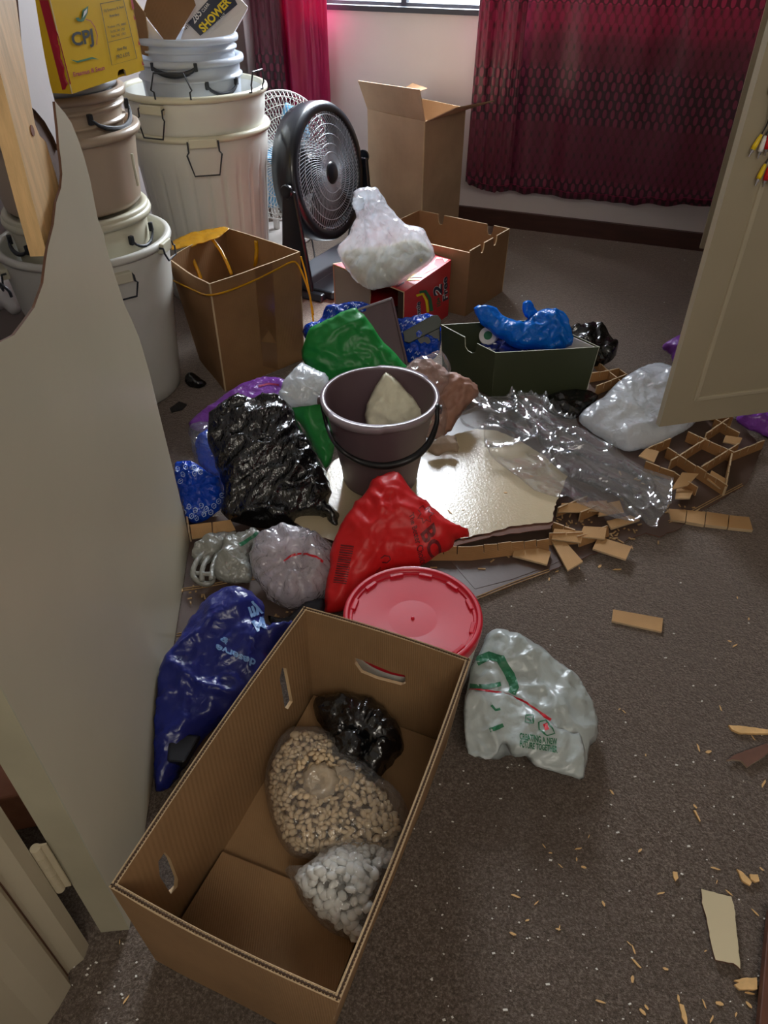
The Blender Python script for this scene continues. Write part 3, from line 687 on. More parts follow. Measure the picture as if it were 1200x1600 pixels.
shape(wl4, [(88, 147.3), (113, 146.5), (64, 0), (60, -8), (20, -8), (48, 0)][:0] or [(100, 148), (114, 147), (76, 0), (62, 0)], 'print_red', 'printed_stripe', res=8)
for s_, qd, m_, bo in (('CPJ', [(116, 79), (147, 73), (143, 44), (108, 52)], 'print_black', .03), ('Erasmus & Seun', [(114, 120), (163, 109), (162, 102), (113, 113)], 'print_magenta', .02),
                       ('DJ Erasmus & Seun', [(163, 20), (193, 13), (192, 8), (161, 15)], 'print_black', .01), ('Boerdery', [(171, 28), (186, 25), (185, 20), (170, 23)], 'print_black', .02),
                       ('Posbus 175, 0885', [(168, 45), (196, 39), (196, 35), (167, 41)], 'print_black', .01), ('Tel 015 345 1702', [(171, 52), (194, 47), (194, 43), (171, 48)], 'print_black', .01), ('Faks 345 1783', [(173, 59), (195, 54), (195, 50), (173, 55)], 'print_black', .01),
                       ('Nett 8kg', [(183, 81), (197, 77), (197, 71), (182, 75)], 'print_black', .015), ('PRO 6 SYE', [(182, 92), (202, 87), (201, 81), (181, 86)], 'print_black', .015)):
    decal(y0, s_, qd, m_, bo)
stroke(y0, [(156, 6), (174, 102), (213, 91), (192, 0)], .9, 'print_black', 'printed_frame'); stroke(y0, [(155, 6), (192, -1)], .9, 'print_black', 'printed_frame'); stroke(y0, [(168, 66), (204, 57)], .7, 'print_black', 'printed_frame')
stroke(y0, [(133, 30), (141, 33), (147, 42), (151, 55), (150, 70)], 1.1, 'print_magenta', 'printed_apple_arc'); shape(y0, [(109, 93), (120, 95), (132, 92), (143, 89), (154, 93), (143, 92), (132, 95), (120, 98)], 'print_green', 'printed_wave', res=4)
shape(y0, [(125, 34), (128, 16), (137, 9), (136, 20), (130, 33)], 'print_green', 'printed_leaf', res=4); shape(y0, [(117, 28), (122, 27), (127, 34), (120, 33)], 'print_green', 'printed_leaf', res=4)
shape(y0, [(127.5, 28), (129.5, 18), (134.5, 13), (133.5, 20)], 'print_white', 'printed_leaf', res=4, off=.0030)
# sealant carton and brown flaps standing in the top bucket
bt_ = thing('sealant_carton', 'white carton with a dark blue panel and yellow lettering, tilted in the top bucket', 'carton', (BX[0]+.03, BX[1], .80))
Yp = 2.86; qd = [PY(x, y, Yp+dy) for (x, y), dy in (((272, 92), -.02), ((338, 100), 0), ((388, 11), .06), ((322, -60), .04))]
nrm = (qd[1]-qd[0]).cross(qd[3]-qd[0]).normalized(); nrm = nrm if nrm.y > 0 else -nrm
sb = mk('box_body', *hexa([p+nrm*.09 for p in qd], qd), 'paper_white', bt_, bevel=.002)
shape(sb, [(293, 36), (313, 56), (371, 7), (352, -30)], 'print_navy', 'panel_or_glare', res=8)
decal(sb, 'SHOWER', [(319, 52), (362, 4), (352, -5), (309, 41)], 'print_yellow', .035, off=.0030); decal(sb, '285', [(304, 38), (316, 22), (308, 13), (297, 28)], 'print_white', .01, off=.0030)
decal(sb, 'CLEAR', [(318, 20), (328, 7), (324, 4), (314, 16)], 'print_white', .005, off=.0030); decal(sb, 'HOME SEALANT', [(328, 54), (353, 23), (350, 20), (325, 50)], 'print_white', .005, off=.0030)
for k_ in range(9): stroke(sb, [(274+k_*2.2, 52-k_*2), (279+k_*2.2, 57-k_*2)], .9 if k_ % 3 else 1.6, 'print_black', 'printed_bar')
cf = thing('torn_carton', 'torn brown carton flaps leaning beside the sealant carton', 'carton', (BX[0]-.1, BX[1]-.06, .80))
def pyflap(par, name, pts, Y, th, mat, edge='card_edge', lean=0, yaw=0, **kw):
    A = PY(*pts[0], Y); u = Vector((cos(yaw), sin(yaw), 0)); v = Vector((-sin(yaw)*sin(lean), cos(yaw)*sin(lean), cos(lean)))
    return plate(name, [pxplane(pts, A, u, v)], A, u, v, th, mat, edge, par, **kw)
pyflap(cf, 'flap', [(224, 20), (262, 70), (272, 66), (306, 8), (290, -40), (240, -40)], 2.76, .004, 'card_dark', yaw=.3); pyflap(cf, 'flap', [(204, -10), (226, 20), (231, 50), (231, 88), (218, 84), (205, 40)], 2.78, .004, 'card_dark', yaw=-.5)
pyflap(cf, 'paper_lining', [(222, 22), (262, 70), (262, 88), (232, 88)], 2.785, .002, 'paper_white', yaw=.2)
# big tan carton with yellow bag tape beside the bin
h = .36
T_ = tp([(327, 444), (469, 393), (351, 355), (262, 404)], h)
sh = P(352, 612)-Vector((T_[0].x, T_[0].y, 0)); B_ = [P(352, 612), P(476, 561), Vector((T_[2].x+.01, T_[2].y+.0, 0)), Vector((T_[3].x+.035, T_[3].y+.03, 0))]
cb, cw, _, _ = carton('carton', 'open brown carton with yellow plastic draped over its back rim, beside the cream bin', T_, h, 0, 'card_warm', bots=B_, bow=.006)
plain('brown_tape', (120, 84, 52), .3, .1, coat=.3); film('yellow_plastic', (236, 176, 20), .1, .25, .5, (18, 18, 18), transl=.35)
shape(cw[0], [(398, 420), (425, 411), (434, 578), (412, 590)], 'brown_tape', 'tape_strip', res=20)
plate('plastic_drape', [pxplane([(262, 379), (300, 363), (351, 354), (359, 357), (340, 372), (300, 384), (268, 390)], P(300, 372, h+.006), X3, (Y3*.9+Z3*.12).normalized())], P(300, 372, h+.006), X3, (Y3*.9+Z3*.12).normalized(), .002, 'yellow_plastic', parent=cb, res=.01, disp=lambda a, b: .004*noise.noise(Vector((a*40, b*40, 0))), smooth=True)
for pts, r in (([(290, 387), (300, 402), (308, 420), (314, 436)], .006), ([(332, 374), (345, 392), (355, 412), (362, 429)], .006), ([(400, 376), (401, 390), (400, 405), (399, 415)], .007)):
    ps = [P(x, y, h-.01-.03*i) for i, (x, y) in enumerate(pts)]; mk('plastic_strand', *tube(spline(ps, 4), r, 6), 'yellow_plastic', cb, smooth=True)
nrm0 = (T_[1]-T_[0]).cross(Z3).normalized(); nrm0 = -nrm0 if nrm0.y > 0 else nrm0
def onw(x, y, wall=0, off=.006):
    a, b = (T_[0], T_[1]) if wall == 0 else (T_[3], T_[0]); n = (b-a).cross(Z3).normalized(); return PP(x, y, a-n*0, n)+(n if n.dot(CAM-a) > 0 else -n)*off
st = [onw(262, 432, 1), onw(300, 450, 1), onw(328, 460, 0), onw(380, 444), onw(430, 420), onw(452, 409), onw(462, 411), onw(470, 430, 0, .012), onw(480, 460, 0, .012), onw(484, 488, 0, .012), onw(486, 505, 0, .014)]
mk('plastic_strand', *tube(spline(st, 5), .0032, 6), 'yellow_plastic', cb, smooth=True)
st = [onw(468, 400), onw(474, 425, 0, .01), onw(480, 462, 0, .015), onw(485, 490, 0, .016)]; mk('plastic_strand', *tube(spline(st, 5), .0026, 6), 'yellow_plastic', cb, smooth=True)
# tall carton against the far wall
near = P(664, 362); h = .545
tt = [P(664, 190, h), P(728, 168, h), P(632, 150, h), P(574, 170, h)]; tt[2] = tt[1]+tt[3]-tt[0]
tc, tw, _, tT = carton('tall_carton', 'tall open carton with raised flaps against the far wall', tt, h, 0, 'card_light', taper=.02, bow=.003)
def flap(par, a, b, dvec, th=.004, mat='card_light', o=None, **kw):
    return wall4('flap', a, b, b+dvec, a+dvec, th, mat, 'card_edge', par, outline=o, **kw)
f1 = (PY(655, 140, tT[0].y-.05)-tT[0]); f1b = PY(559, 126, tT[3].y-.05)-tT[3]
mk('flap', *hexa([tT[3], tT[0], tT[0]+f1, tT[3]+f1b], [p+Vector((.003, .004, 0)) for p in (tT[3], tT[0], tT[0]+f1, tT[3]+f1b)]), 'card_light', tc)
f2 = PY(760, 156, tT[1].y-.16)-tT[0]; f2b = PY(757, 158, tT[1].y-.1)-tT[1]
tipa, tipb = tT[0]+(tT[1]-tT[0])*.12+WD*.10+Z3*.05, tT[1]+WD*.12+Z3*.035
mk('flap', *hexa([tT[0], tT[1], tipb, tipa], [p-Z3*.004 for p in (tT[0], tT[1], tipb, tipa)]), 'card_light', tc)
b3 = PY(668, 138, tT[3].y+.06); mk('flap', *hexa([tT[3]+(tT[2]-tT[3])*.25, tT[2], tT[2]+Z3*.06+Vector((.01, -.05, 0)), b3], [p+Vector((0, .004, 0)) for p in (tT[3]+(tT[2]-tT[3])*.25, tT[2], tT[2]+Z3*.06+Vector((.01, -.05, 0)), b3)]), 'card_warm', tc)
# notched brown carton behind the red box
h = .25; tt = [P(735, 392, h), P(797, 357, h), P(655, 328, h), P(0, 0, h)]; tt[3] = tt[0]+(tt[2]-tt[1])*1.0
nt1 = lambda a, w=.05, d=.10: [(a-w, 1), (a-w*.8, 1-d*.7), (a-w*.4, 1-d), (a+w*.4, 1-d), (a+w*.8, 1-d*.7), (a+w, 1)]
o0 = [(0, 0), (1, 0), (1, 1)]+nt1(.62, .05, .13)[::-1]+nt1(.30, .05, .13)[::-1]+[(0, 1)]
o2 = [(0, 0), (1, 0), (1, 1)]+nt1(.74, .035, .15)[::-1]+nt1(.20, .035, .15)[::-1]+[(0, 1)]
o3 = [(0, 0), (1, 0), (1, .97), (.55, .97), (.45, .86), (.18, .86), (.12, 1), (0, 1)]
carton('notched_carton', 'brown open carton with notched rim behind the red box', tt, h, 0, 'card_dark', outl={0: o0, 1: o2, 3: o3}, th=.005, taper=.015)
# red multipack box
zt = .212; R = [P(520, 412, zt+.005), P(632, 456, zt), P(705, 406, zt), Vector()]; R[3] = R[2]+(R[0]-R[1])*.5
# order ccw: left-front edge R0-R1, right edge R1-R2, back R2-R3
plain('redbox', (196, 36, 48), .3, .05, 6, coat=.4); plain('greyboard', (120, 112, 108), .7, .08)
Bt = [Vector((p.x, p.y, 0)) for p in R]; rb_ = thing('multipack_box', 'red printed multipack box lying under the knotted white bag', 'carton', Vector((sum(p.x for p in R)/4, sum(p.y for p in R)/4, 0)))
wr1 = wall4('side_panel', Bt[1], Bt[2], R[2], R[1], .004, 'redbox', 'card_edge', rb_); wall4('side_panel', Bt[2], Bt[3], R[3], R[2], .004, 'redbox', 'card_edge', rb_); wall4('side_panel', Bt[3], Bt[0], R[0], R[3], .004, 'redbox', 'card_edge', rb_)
tpn = wall4('top_panel', R[0], R[1], R[2], R[3], .004, 'redbox', 'card_edge', rb_); bi = inset(Bt, sum(Bt, Vector())/4, .01); mk('bottom_panel', *hexa([p+Z3*.002 for p in bi], [p+Z3*.005 for p in bi]), 'greyboard', rb_)
wall4('flap', Bt[0], Bt[0]*.45+Bt[1]*.55, R[0]*.45+R[1]*.55, R[0], .004, 'greyboard', 'card_edge', rb_, outline=[(0, 0), (.9, 0), (1, .97), (0, .97)])
wp_ = plain('interior_shade', (64, 54, 50), .8); wall4('shade_panel', Bt[0]*.2+Bt[1]*.8+Vector((.03, .04, 0)), Bt[1]+Vector((.005, .05, 0)), R[1]+Vector((.005, .05, -.01)), R[0]*.2+R[1]*.8+Vector((.03, .04, -.01)), .003, 'interior_shade', 'interior_shade', rb_)  # dark panel paints the shade inside the open end

for s_, qd in (('2', [(690, 460), (690, 443), (676, 447), (676, 463)]), ('Free', [(699, 467), (698, 431), (690, 435), (691, 471)])):
    decal(wr1, s_, qd, 'print_white', .09); decal(wr1, s_, qd, 'print_navy', .03, off=.0030)

decal(wr1, '10+', [(688, 477), (688, 463), (681, 466), (682, 480)], 'print_green', .03); decal(wr1, 'nnie', [(657, 491), (656, 470), (649, 473), (650, 494)], 'print_white', .08); decal(wr1, 'nnie', [(657, 491), (656, 470), (649, 473), (650, 494)], 'print_navy', .03, off=.0030)
stroke(wr1, [(650, 462), (660, 459), (666, 470), (668, 488)], 4, 'print_yellow', 'printed_band'); stroke(wr1, [(655, 457), (664, 455), (671, 466), (674, 486)], 5, 'print_green', 'printed_band'); stroke(wr1, [(702, 470), (703, 500)], 3, 'print_white', 'printed_band')
stroke(tpn, [(636, 434), (648, 432), (660, 432)], 3.2, 'print_green', 'printed_band'); stroke(tpn, [(634, 438), (646, 437), (656, 437)], 2.6, 'print_yellow', 'printed_band'); decal(tpn, 'nnie', [(620, 450), (632, 443), (631, 440), (619, 447)], 'print_navy', .04)
shape(tpn, [(662, 428), (680, 406), (683, 402), (700, 406), (690, 414)], 'print_white', 'panel_or_glare', res=8)  # white patch paints the window glare on the box top
# dark green open shoe carton
h = .157; zb = .012; tt = [P(774, 551, h+zb), P(937, 542, h+zb), Vector(), P(689, 507, h+zb)]; tt[2] = tt[1]+tt[3]-tt[0]
plain('olive', (60, 66, 44), .6, .06, 5, .1, 60); plain('white_edge', (190, 190, 170), .7)
og = [(0, 0), (1, 0), (1, 1), (.68, 1), (.66, .80), (.60, .74), (.52, .74), (.47, .80), (.46, 1), (0, 1)]
shoe, sw, _, sT = carton('shoe_carton', 'dark green open shoe carton holding a bright blue bag', tt, h, zb, 'olive', edge='white_edge', outl={3: og}, taper=.05, th=.003, bow=.002)
iw = inset(sT, sum(sT, Vector())/4, .006); mk('inner_lining', *hexa([Vector((p.x, p.y, zb+.01)) for p in (iw[1]*.98+iw[2]*.02, iw[2], iw[2]-(iw[2]-iw[3])*.01, iw[1]-(iw[1]-iw[0])*.01)], [Vector((p.x, p.y, zb+h-.004)) for p in (iw[1]*.98+iw[2]*.02, iw[2], iw[2]-(iw[2]-iw[3])*.01, iw[1]-(iw[1]-iw[0])*.01)]), 'paper_white', shoe)
# ------------------------------------------------ front carton with double fluted rim
zf = .256; zb = .003
Tf = tp([(530, 1566), (735, 1030), (475, 948), (171, 1386)], zf); Bf = [P(x, y, zb) for x, y in ((0, 0), (697, 1167), (487, 1090), (243, 1500))]
Bf[0] = Bf[1]+Bf[3]-Bf[2]; 
slot = lambda u0, u1, v0, v1: [(u0, v0+.02), (u0+.02, v0), (u1-.02, v0), (u1, v0+.02), (u1, v1-.02), (u1-.02, v1), (u0+.02, v1), (u0, v1-.02)]
def uv_on(T, B, i, pts):                         # picture points -> wall coordinates (closest bilinear fit)
    j = (i+1) % 4; out = []
    for x, y in pts:
        n = (B[j]-B[i]).cross(T[i]-B[i]).normalized(); p = PP(x, y, B[i], n); best = None
        u, v = .5, .5
        for _ in range(30):
            a = B[i]*(1-u)+B[j]*u; b = T[i]*(1-u)+T[j]*u; q_ = a*(1-v)+b*v; du = (B[j]-B[i])*(1-v)+(T[j]-T[i])*v; dv = b-a; e = p-q_
            u += e.dot(du)/du.length_squared*.8; v += e.dot(dv)/dv.length_squared*.8
        out.append((u, v))
    return out
holesF = {1: [uv_on(Tf, Bf, 1, [(556, 1025), (570, 1030), (612, 1048), (634, 1053), (635, 1065), (628, 1068), (590, 1058), (566, 1048), (556, 1034)])],
          2: [uv_on(Tf, Bf, 2, [(437, 1042), (443, 1043), (453, 1095), (446, 1107), (441, 1104), (433, 1060)]), uv_on(Tf, Bf, 2, [(254, 1330), (262, 1340), (274, 1372), (273, 1384), (263, 1395), (246, 1368), (244, 1345)])]}
fb, fw, FB, FT = carton('front_carton', 'large open brown carton with hand holes in the foreground, bags lying inside', Tf, zf, zb, 'card', bots=Bf, holes=holesF, bow=.0045, th=.0065)
ctr = sum(FT, Vector())/4
V_ = []; F_ = []; L_ = []
for i in range(4):
    j = (i+1) % 4; a, b = FT[i], FT[j]; n = (b-a).cross(Z3).normalized(); n = -n if n.dot(ctr-a) < 0 else n; Lw = (b-a).length; e = (b-a).normalized(); k_ = int(Lw/.0045)
    nb = (FB[j]-FB[i]).cross(FT[i]-FB[i]).normalized()
    def pt(s, o):
        a_ = s/Lw; bo = .0045*sin(pi*min(max(a_, 0), 1)); return a+e*s+n*o+nb*bo+Z3*.0006
    for q0, q1 in ((0, .0034), (.0034, .0066)):
        z = [pt(min(Lw, s*.0045), q0 if s % 2 else q1) for s in range(k_+2)]; L_.append(tube(z, .00055, 4))
    for o in (.0002, .0034, .0066): L_.append(tube([pt(Lw*s/24, o) for s in range(25)], .00075, 4))
    kk = tube([pt(Lw*s/24, .0034)-Z3*.0006 for s in range(25)], .0021, 4); mk('flute_recess_shade', *kk, 'flute_shade', fb)  # dark tube stands in for the shade under the flutes
mk('fluted_rim', *join(*L_), 'card_edge', fb, kind='stuff')
bz = zb+.0065
def inside_floor(name, pts, z, th, mat, **kw): return floorplate(name, pts, z, th, mat, 'card_edge', fb, **kw)
fq = lambda u, v: (Bf[0]*(1-u)+Bf[1]*u)*(1-v)+(Bf[3]*(1-u)+Bf[2]*u)*v
fl_ = lambda uv, z: plate('bottom_flap', [[(fq(*q).x, fq(*q).y) for q in uv]], Vector((0, 0, z)), X3, Y3, .0035, 'card', 'card_edge', fb)
fl_([(.02, .04), (.33, .05), (.34, .5), (.33, .95), (.02, .96)], bz+.020)
fl_([(.98, .04), (.98, .96), (.70, .95), (.68, .5), (.70, .28), (.64, .26), (.64, .04)], bz+.020)
print('tall', [round((W0-p).dot(WN), 3) for p in tT])
# ------------------------------------------------ fans
plain('fanblack', (24, 28, 36), .3, .05, 6, coat=.3); plain('fangrey', (150, 156, 165), .35, .05); plain('fanblue', (120, 185, 225), .35, .05, transl=.2); plain('wire_pale', (205, 200, 195), .35, .05, spec=.7)
def fan(name, label, c, nrm, R, dep_, ring, wire, blade, spokes, rings, twist, stand, wr_=.0013):
    nrm = Vector(nrm).normalized(); u, v, d = basis(nrm); c = Vector(c); t = thing(name, label, 'fan', (c.x, c.y, 0))
    def q(r, a, z): return c+(u*cos(a)+v*sin(a))*r+nrm*z
    if ring: mk('housing', *lathe([(R-.012, -dep_), (R, -dep_), (R+.008, -dep_*.5), (R+.006, .0), (R-.004, .016), (R-.03, .014), (R-.034, .004), (R-.016, -.004), (R-.012, -dep_)], c, nrm, 72), ring, t, smooth=True)
    L = []; front = lambda r: dep_*.18*(1-(r/R)**2)+.006 if ring else dep_*.5*sqrt(max(0, 1-(r/R)**2))*.9
    for i in range(spokes):
        a = 2*pi*i/spokes; L.append(tube([q(r, a+twist*(r/R), front(r)) for r in np.linspace(R*.17, R*.93 if ring else R, 8)], wr_, 4))
        if not ring: L.append(tube([q(r, a, -front(r)) for r in np.linspace(R*.17, R, 7)], wr_, 4))
        else: L.append(tube([q(r, a, -dep_*1.02-.0*r) for r in np.linspace(R*.3, R*.97, 4)], wr_, 4))
    for r in rings: L.append(tube([q(R*r, 2*pi*i/60, front(R*r)) for i in range(60)], wr_*1.25, 5, True)); 
    if not ring:
        for r in rings: L.append(tube([q(R*r, 2*pi*i/60, -front(R*r)) for i in range(60)], wr_, 4, True))
        L.append(tube([q(R, 2*pi*i/72, 0) for i in range(72)], wr_*3, 6, True))
    mk('grill', *join(*L), wire, t, kind='stuff')
    z_ = front(0); mk('badge', *lathe([(.0001, z_+.006), (R*.12, z_+.005), (R*.17, z_), (R*.17, z_-.01), (.0001, z_-.01)], c, nrm, 32), ring or wire, t, smooth=True)
    mk('motor', *lathe([(.0001, -dep_*.95), (R*.2, -dep_*.95), (R*.24, -dep_*.8), (R*.24, -dep_*.55), (.0001, -dep_*.55)], c, nrm, 28), ring or 'fangrey', t)
    mk('hub', *lathe([(.0001, -dep_*.2), (R*.13, -dep_*.22), (R*.15, -dep_*.5), (.0001, -dep_*.5)], c, nrm, 28), blade, t, smooth=True)
    for k in range(3):
        V = []; a0 = 2*pi*k/3+.5
        for j in range(9):
            r = R*(.14+.70*j/8)
            for i in range(9):
                b = (i/8-.5)*(1.0+.35*sin(pi*j/8)); V.append(q(r, a0+b+.25*j/8, -dep_*.36+(i/8-.5)*.055))
        Fc = [(j*9+i, j*9+i+1, j*9+i+10, j*9+i+9) for j in range(8) for i in range(8)]
        o = mk('blade', V, Fc, blade, t, smooth=True); s = o.modifiers.new('thick', 'SOLIDIFY'); s.thickness = .0025
    stand(t, c, nrm, u, v, q); return t
FC = PY(512, 270, 3.05); FNm = Vector((.86, -.47, .15)).normalized()
def stand1(t, c, nrm, u, v, q):
    side = nrm.cross(Z3).normalized(); g0 = Vector((c.x, c.y, 0)); back = Vector((nrm.x, nrm.y, 0)).normalized()
    for s in (-1, 1):
        top = c+side*s*(.265); bot = g0+side*s*.25
        V, Fc = hexa([bot-back*.075-side*.008, bot+back*.075-side*.008, bot+back*.075+side*.012, bot-back*.075+side*.012], [top-back*.028-side*.008, top+back*.028-side*.008, top+back*.028+side*.010, top-back*.028+side*.010])
        mk('stand_arm', V, Fc, 'fanblack', t, bevel=.006)
        mk('pivot_knob', *lathe([(.0001, 0), (.022, 0), (.025, -.006), (.025, -.014), (.0001, -.014)], top+side*s*(.024), side*s, 24), 'fanblack', t, smooth=False)
    P4 = [g0+side*.29*a+back*.13*b for a, b in ((-1, -1), (1, -1), (1, 1), (-1, 1))]
    mk('base', *hexa([p+Z3*.002 for p in P4], [Vector((g0.x+(p.x-g0.x)*.94, g0.y+(p.y-g0.y)*.94, .026)) for p in P4]), 'fanblack', t, bevel=.006)
    f4 = [g0+side*.25*a+back*(.10+.06*b) for a, b in ((-1, -1), (1, -1), (1, 1), (-1, 1))]
    mk('foot_lip', *hexa([p+Z3*.002 for p in f4], [p+Z3*.035 for p in f4]), 'fanblack', t, bevel=.008)
fan('floor_fan', 'black high-velocity floor fan with a spiral grill standing in front of the paler fan', FC, FNm, .242, .085, 'fanblack', 'fangrey', 'fanblack', 84, (.30, .42, .56, .70, .83), .95, stand1)
F2 = PY(441, 246, 3.40)
def stand2(t, c, nrm, u, v, q):
    g0 = Vector((c.x, c.y, 0))-Vector((nrm.x, nrm.y, 0))*.1
    mk('pole', *tube([g0+Z3*.01, g0+Z3*(c.z-.03)], .014, 14), 'wire_pale', t, smooth=True)
    mk('base', *lathe([(.0001, .001), (.16, .001), (.165, .012), (.14, .028), (.03, .04), (.0001, .04)], g0, (0, 0, 1), 40), 'wire_pale', t, smooth=True)
    mk('motor_housing', *lathe([(.0001, 0), (.05, .0), (.055, .03), (.045, .09), (.0001, .1)], c-nrm*.16, nrm, 24), 'wire_pale', t, smooth=True)
fan('pedestal_fan', 'pale wire-caged fan with light blue blades behind the black floor fan', F2, Vector((.62, -.78, .1)), .25, .15, None, 'wire_pale', 'fanblue', 76, (.2, .35, .5, .65, .8, .92), .0, stand2, .0012)
mk('power_cord', *tube(spline([P(486, 366, .004), P(498, 424, .005), P(512, 421, .005), P(530, 420, .005), P(545, 416, .005)], 6), .003, 6), 'black', label='thin dark cord on the sunlit carpet left of the red multipack box', cat='cord')
# ------------------------------------------------ broken door skins on the floor
plain('hardboard_dark', (84, 66, 58), .42, .14, 10, .15, 80, spec=.5); plain('hardboard_edge', (108, 74, 60), .8, .15, 40); plain('glue', (170, 138, 96), .8, .2, 60)
def creampanel():
    k = N('cream_skin'); v = k.coords(); c = lin((196, 180, 148)); n = k.noise(v, 5)
    k.l(k.ramp(n, [(.3, tuple(x*.93 for x in c[:3])), (.7, tuple(min(1, x*1.05) for x in c[:3]))]), k.b.inputs['Base Color'])
    k.b.inputs['Roughness'].default_value = .2; k.b.inputs['Specular IOR Level'].default_value = .9; k.l(k.bump(k.noise(v, 170, 3), .35, .0015), k.b.inputs['Normal']); M['cream_skin'] = k.m
creampanel()
S2 = floorplate('broken_door_skin', rag([(296, 812), (440, 795), (560, 840), (505, 960), (450, 985), (425, 1060), (330, 1220), (262, 1120), (272, 1000), (290, 900)], 0, 2) if 0 else [(296, 812), (440, 795), (560, 840), (505, 960), (450, 985), (425, 1060), (330, 1220), (266, 1120), (274, 1000), (290, 900)], .0035, .003, 'hardboard_dark', 'hardboard_edge', label='dark brown bare door skin between the broken door and the front carton', cat='board')
poly = pxplane([(560, 960), (640, 950), (745, 935), (800, 914), (858, 893), (960, 852), (1008, 833), (1030, 838), (1062, 826), (1082, 806), (1120, 785), (1168, 754), (1176, 735), (1192, 700), (1150, 655), (1085, 640), (1010, 605), (960, 588), (900, 600), (700, 655), (560, 720), (530, 850)], Vector((0, 0, .0068)), X3, Y3)
S1 = plate('broken_door_skin', [rag(poly, .0025, 5)], Vector((0, 0, .0068)), X3, Y3, .003, 'hardboard_dark', 'hardboard_edge', label='large dark brown bare door skin under the torn cardboard core, right of the red lid', cat='board')
print_band = floorplate('glossy_strip', [(742, 920), (700, 872), (760, 880), (860, 880), (900, 862), (950, 842), (858, 884), (800, 905)], .0076, .0008, 'hardboard_dark', parent=S1)
for pts in ([(286, 921), (320, 916), (360, 908), (400, 903)], [(276, 992), (300, 987), (330, 980)], [(1045, 815), (1080, 800), (1120, 778), (1160, 757)], [(745, 934), (800, 912), (858, 891)]):
    on = S2 if pts[0][0] < 500 else S1; zz = .0042 if on is S2 else .0076
    for o_ in (-.0035, .0035): mk('glue_line', *tube([P(x, y, zz)+Vector((0, o_, 0)) for x, y in pts], .0012, 5), 'glue', on)
PZ = .036
cpz = Vector((0, 0, PZ))
cp = pxplane([(455, 812), (490, 770), (520, 722), (560, 690), (640, 690), (690, 688), (712, 678), (745, 670), (775, 672), (815, 690), (850, 712), (886, 745), (880, 762), (868, 788), (862, 815), (835, 818), (800, 822), (765, 832), (735, 838), (700, 845), (660, 852), (600, 862), (540, 850), (495, 838)], cpz, X3, Y3)
CPN = plate('broken_door_skin', [[tuple(q) for q in rag(cp, .0022, 9, .01)]], cpz, X3, Y3, .003, 'cream_skin', 'hardboard_edge', label='cream painted door skin with a torn edge under the taupe bucket', cat='board')
und = pxplane([(640, 862), (700, 848), (740, 840), (800, 824), (865, 814), (860, 826), (820, 832), (770, 838), (720, 850), (680, 862)], Vector((0, 0, PZ-.004)), X3, Y3)
mk_u = plate('torn_fibre_edge', [[tuple(q) for q in rag(und, .002, 4)]], Vector((0, 0, PZ-.0032)), X3, Y3, .002, 'hardboard_edge', parent=CPN)
# cardboard honeycomb strips glued on the dark skin: standing strips and flattened ones
board('strip_card', (186, 146, 100), 140, 'X', .12); board('strip_side', (160, 118, 76), 140, 'Y', .14)
def standing(p0, p1, hz, z=.0078, th=.004, par=S1, segs=None, lean=0, mat='strip_side', **kw):
    a, b = P(*p0, z), P(*p1, z); u = (b-a).normalized(); L = (b-a).length; n = u.cross(Z3); v = (Z3*cos(lean)+n*sin(lean)).normalized(); r = random.Random(int(p0[0]*7+p1[1]))
    lp = [(0, 0), (L, 0), (L, hz)]; k = max(2, int(L/.03))
    for i in range(k-1, 0, -1):
        x = L*i/k; lp += [(x+.0012, hz+r.uniform(-.002, .001)), (x+.0010, hz*.45), (x-.0010, hz*.45), (x-.0012, hz+r.uniform(-.002, .001))]
    lp += [(0, hz)]
    return plate('cardboard_strip', [lp], a, u, v, th, mat, 'card_edge', par, **kw)
def lying(pts, z, par=None, th=.004, mat='strip_card', tilt=0, **kw):
    A = P(*pts[0], z); u = X3; v = (Y3*cos(tilt)+Z3*sin(tilt)).normalized()
    return plate('cardboard_strip', [pxplane(pts, A, u, v)], A, u, v, th, mat, 'card_edge', par, **kw)
for a, b, hz in (((672, 876), (735, 876), .034), ((735, 876), (800, 868), .034), ((800, 868), (858, 862), .032), ((858, 852), (910, 850), .030), ((905, 855), (952, 838), .028)): standing(a, b, hz, lean=-.45)
for a, b, hz in (((1038, 715), (1130, 775), .034), ((1070, 690), (1140, 722), .034), ((1130, 775), (1140, 722), .03), ((1045, 735), (1100, 700), .033), ((1092, 745), (1150, 708), .033), ((1010, 715), (1045, 700), .033), ((1100, 692), (1135, 668), .033), ((1140, 722), (1190, 702), .03), ((1005, 735), (1050, 752), .03), ((1050, 752), (1085, 775), .028), ((920, 598), (965, 590), .034), ((930, 618), (975, 600), .034), ((965, 590), (985, 604), .03), ((928, 575), (968, 610), .03), ((870, 808), (915, 790), .03), ((862, 830), (895, 842), .028), ((905, 815), (940, 800), .03), ((1105, 655), (1140, 668), .035), ((1112, 668), (1150, 690), .03)): standing(a, b, hz)
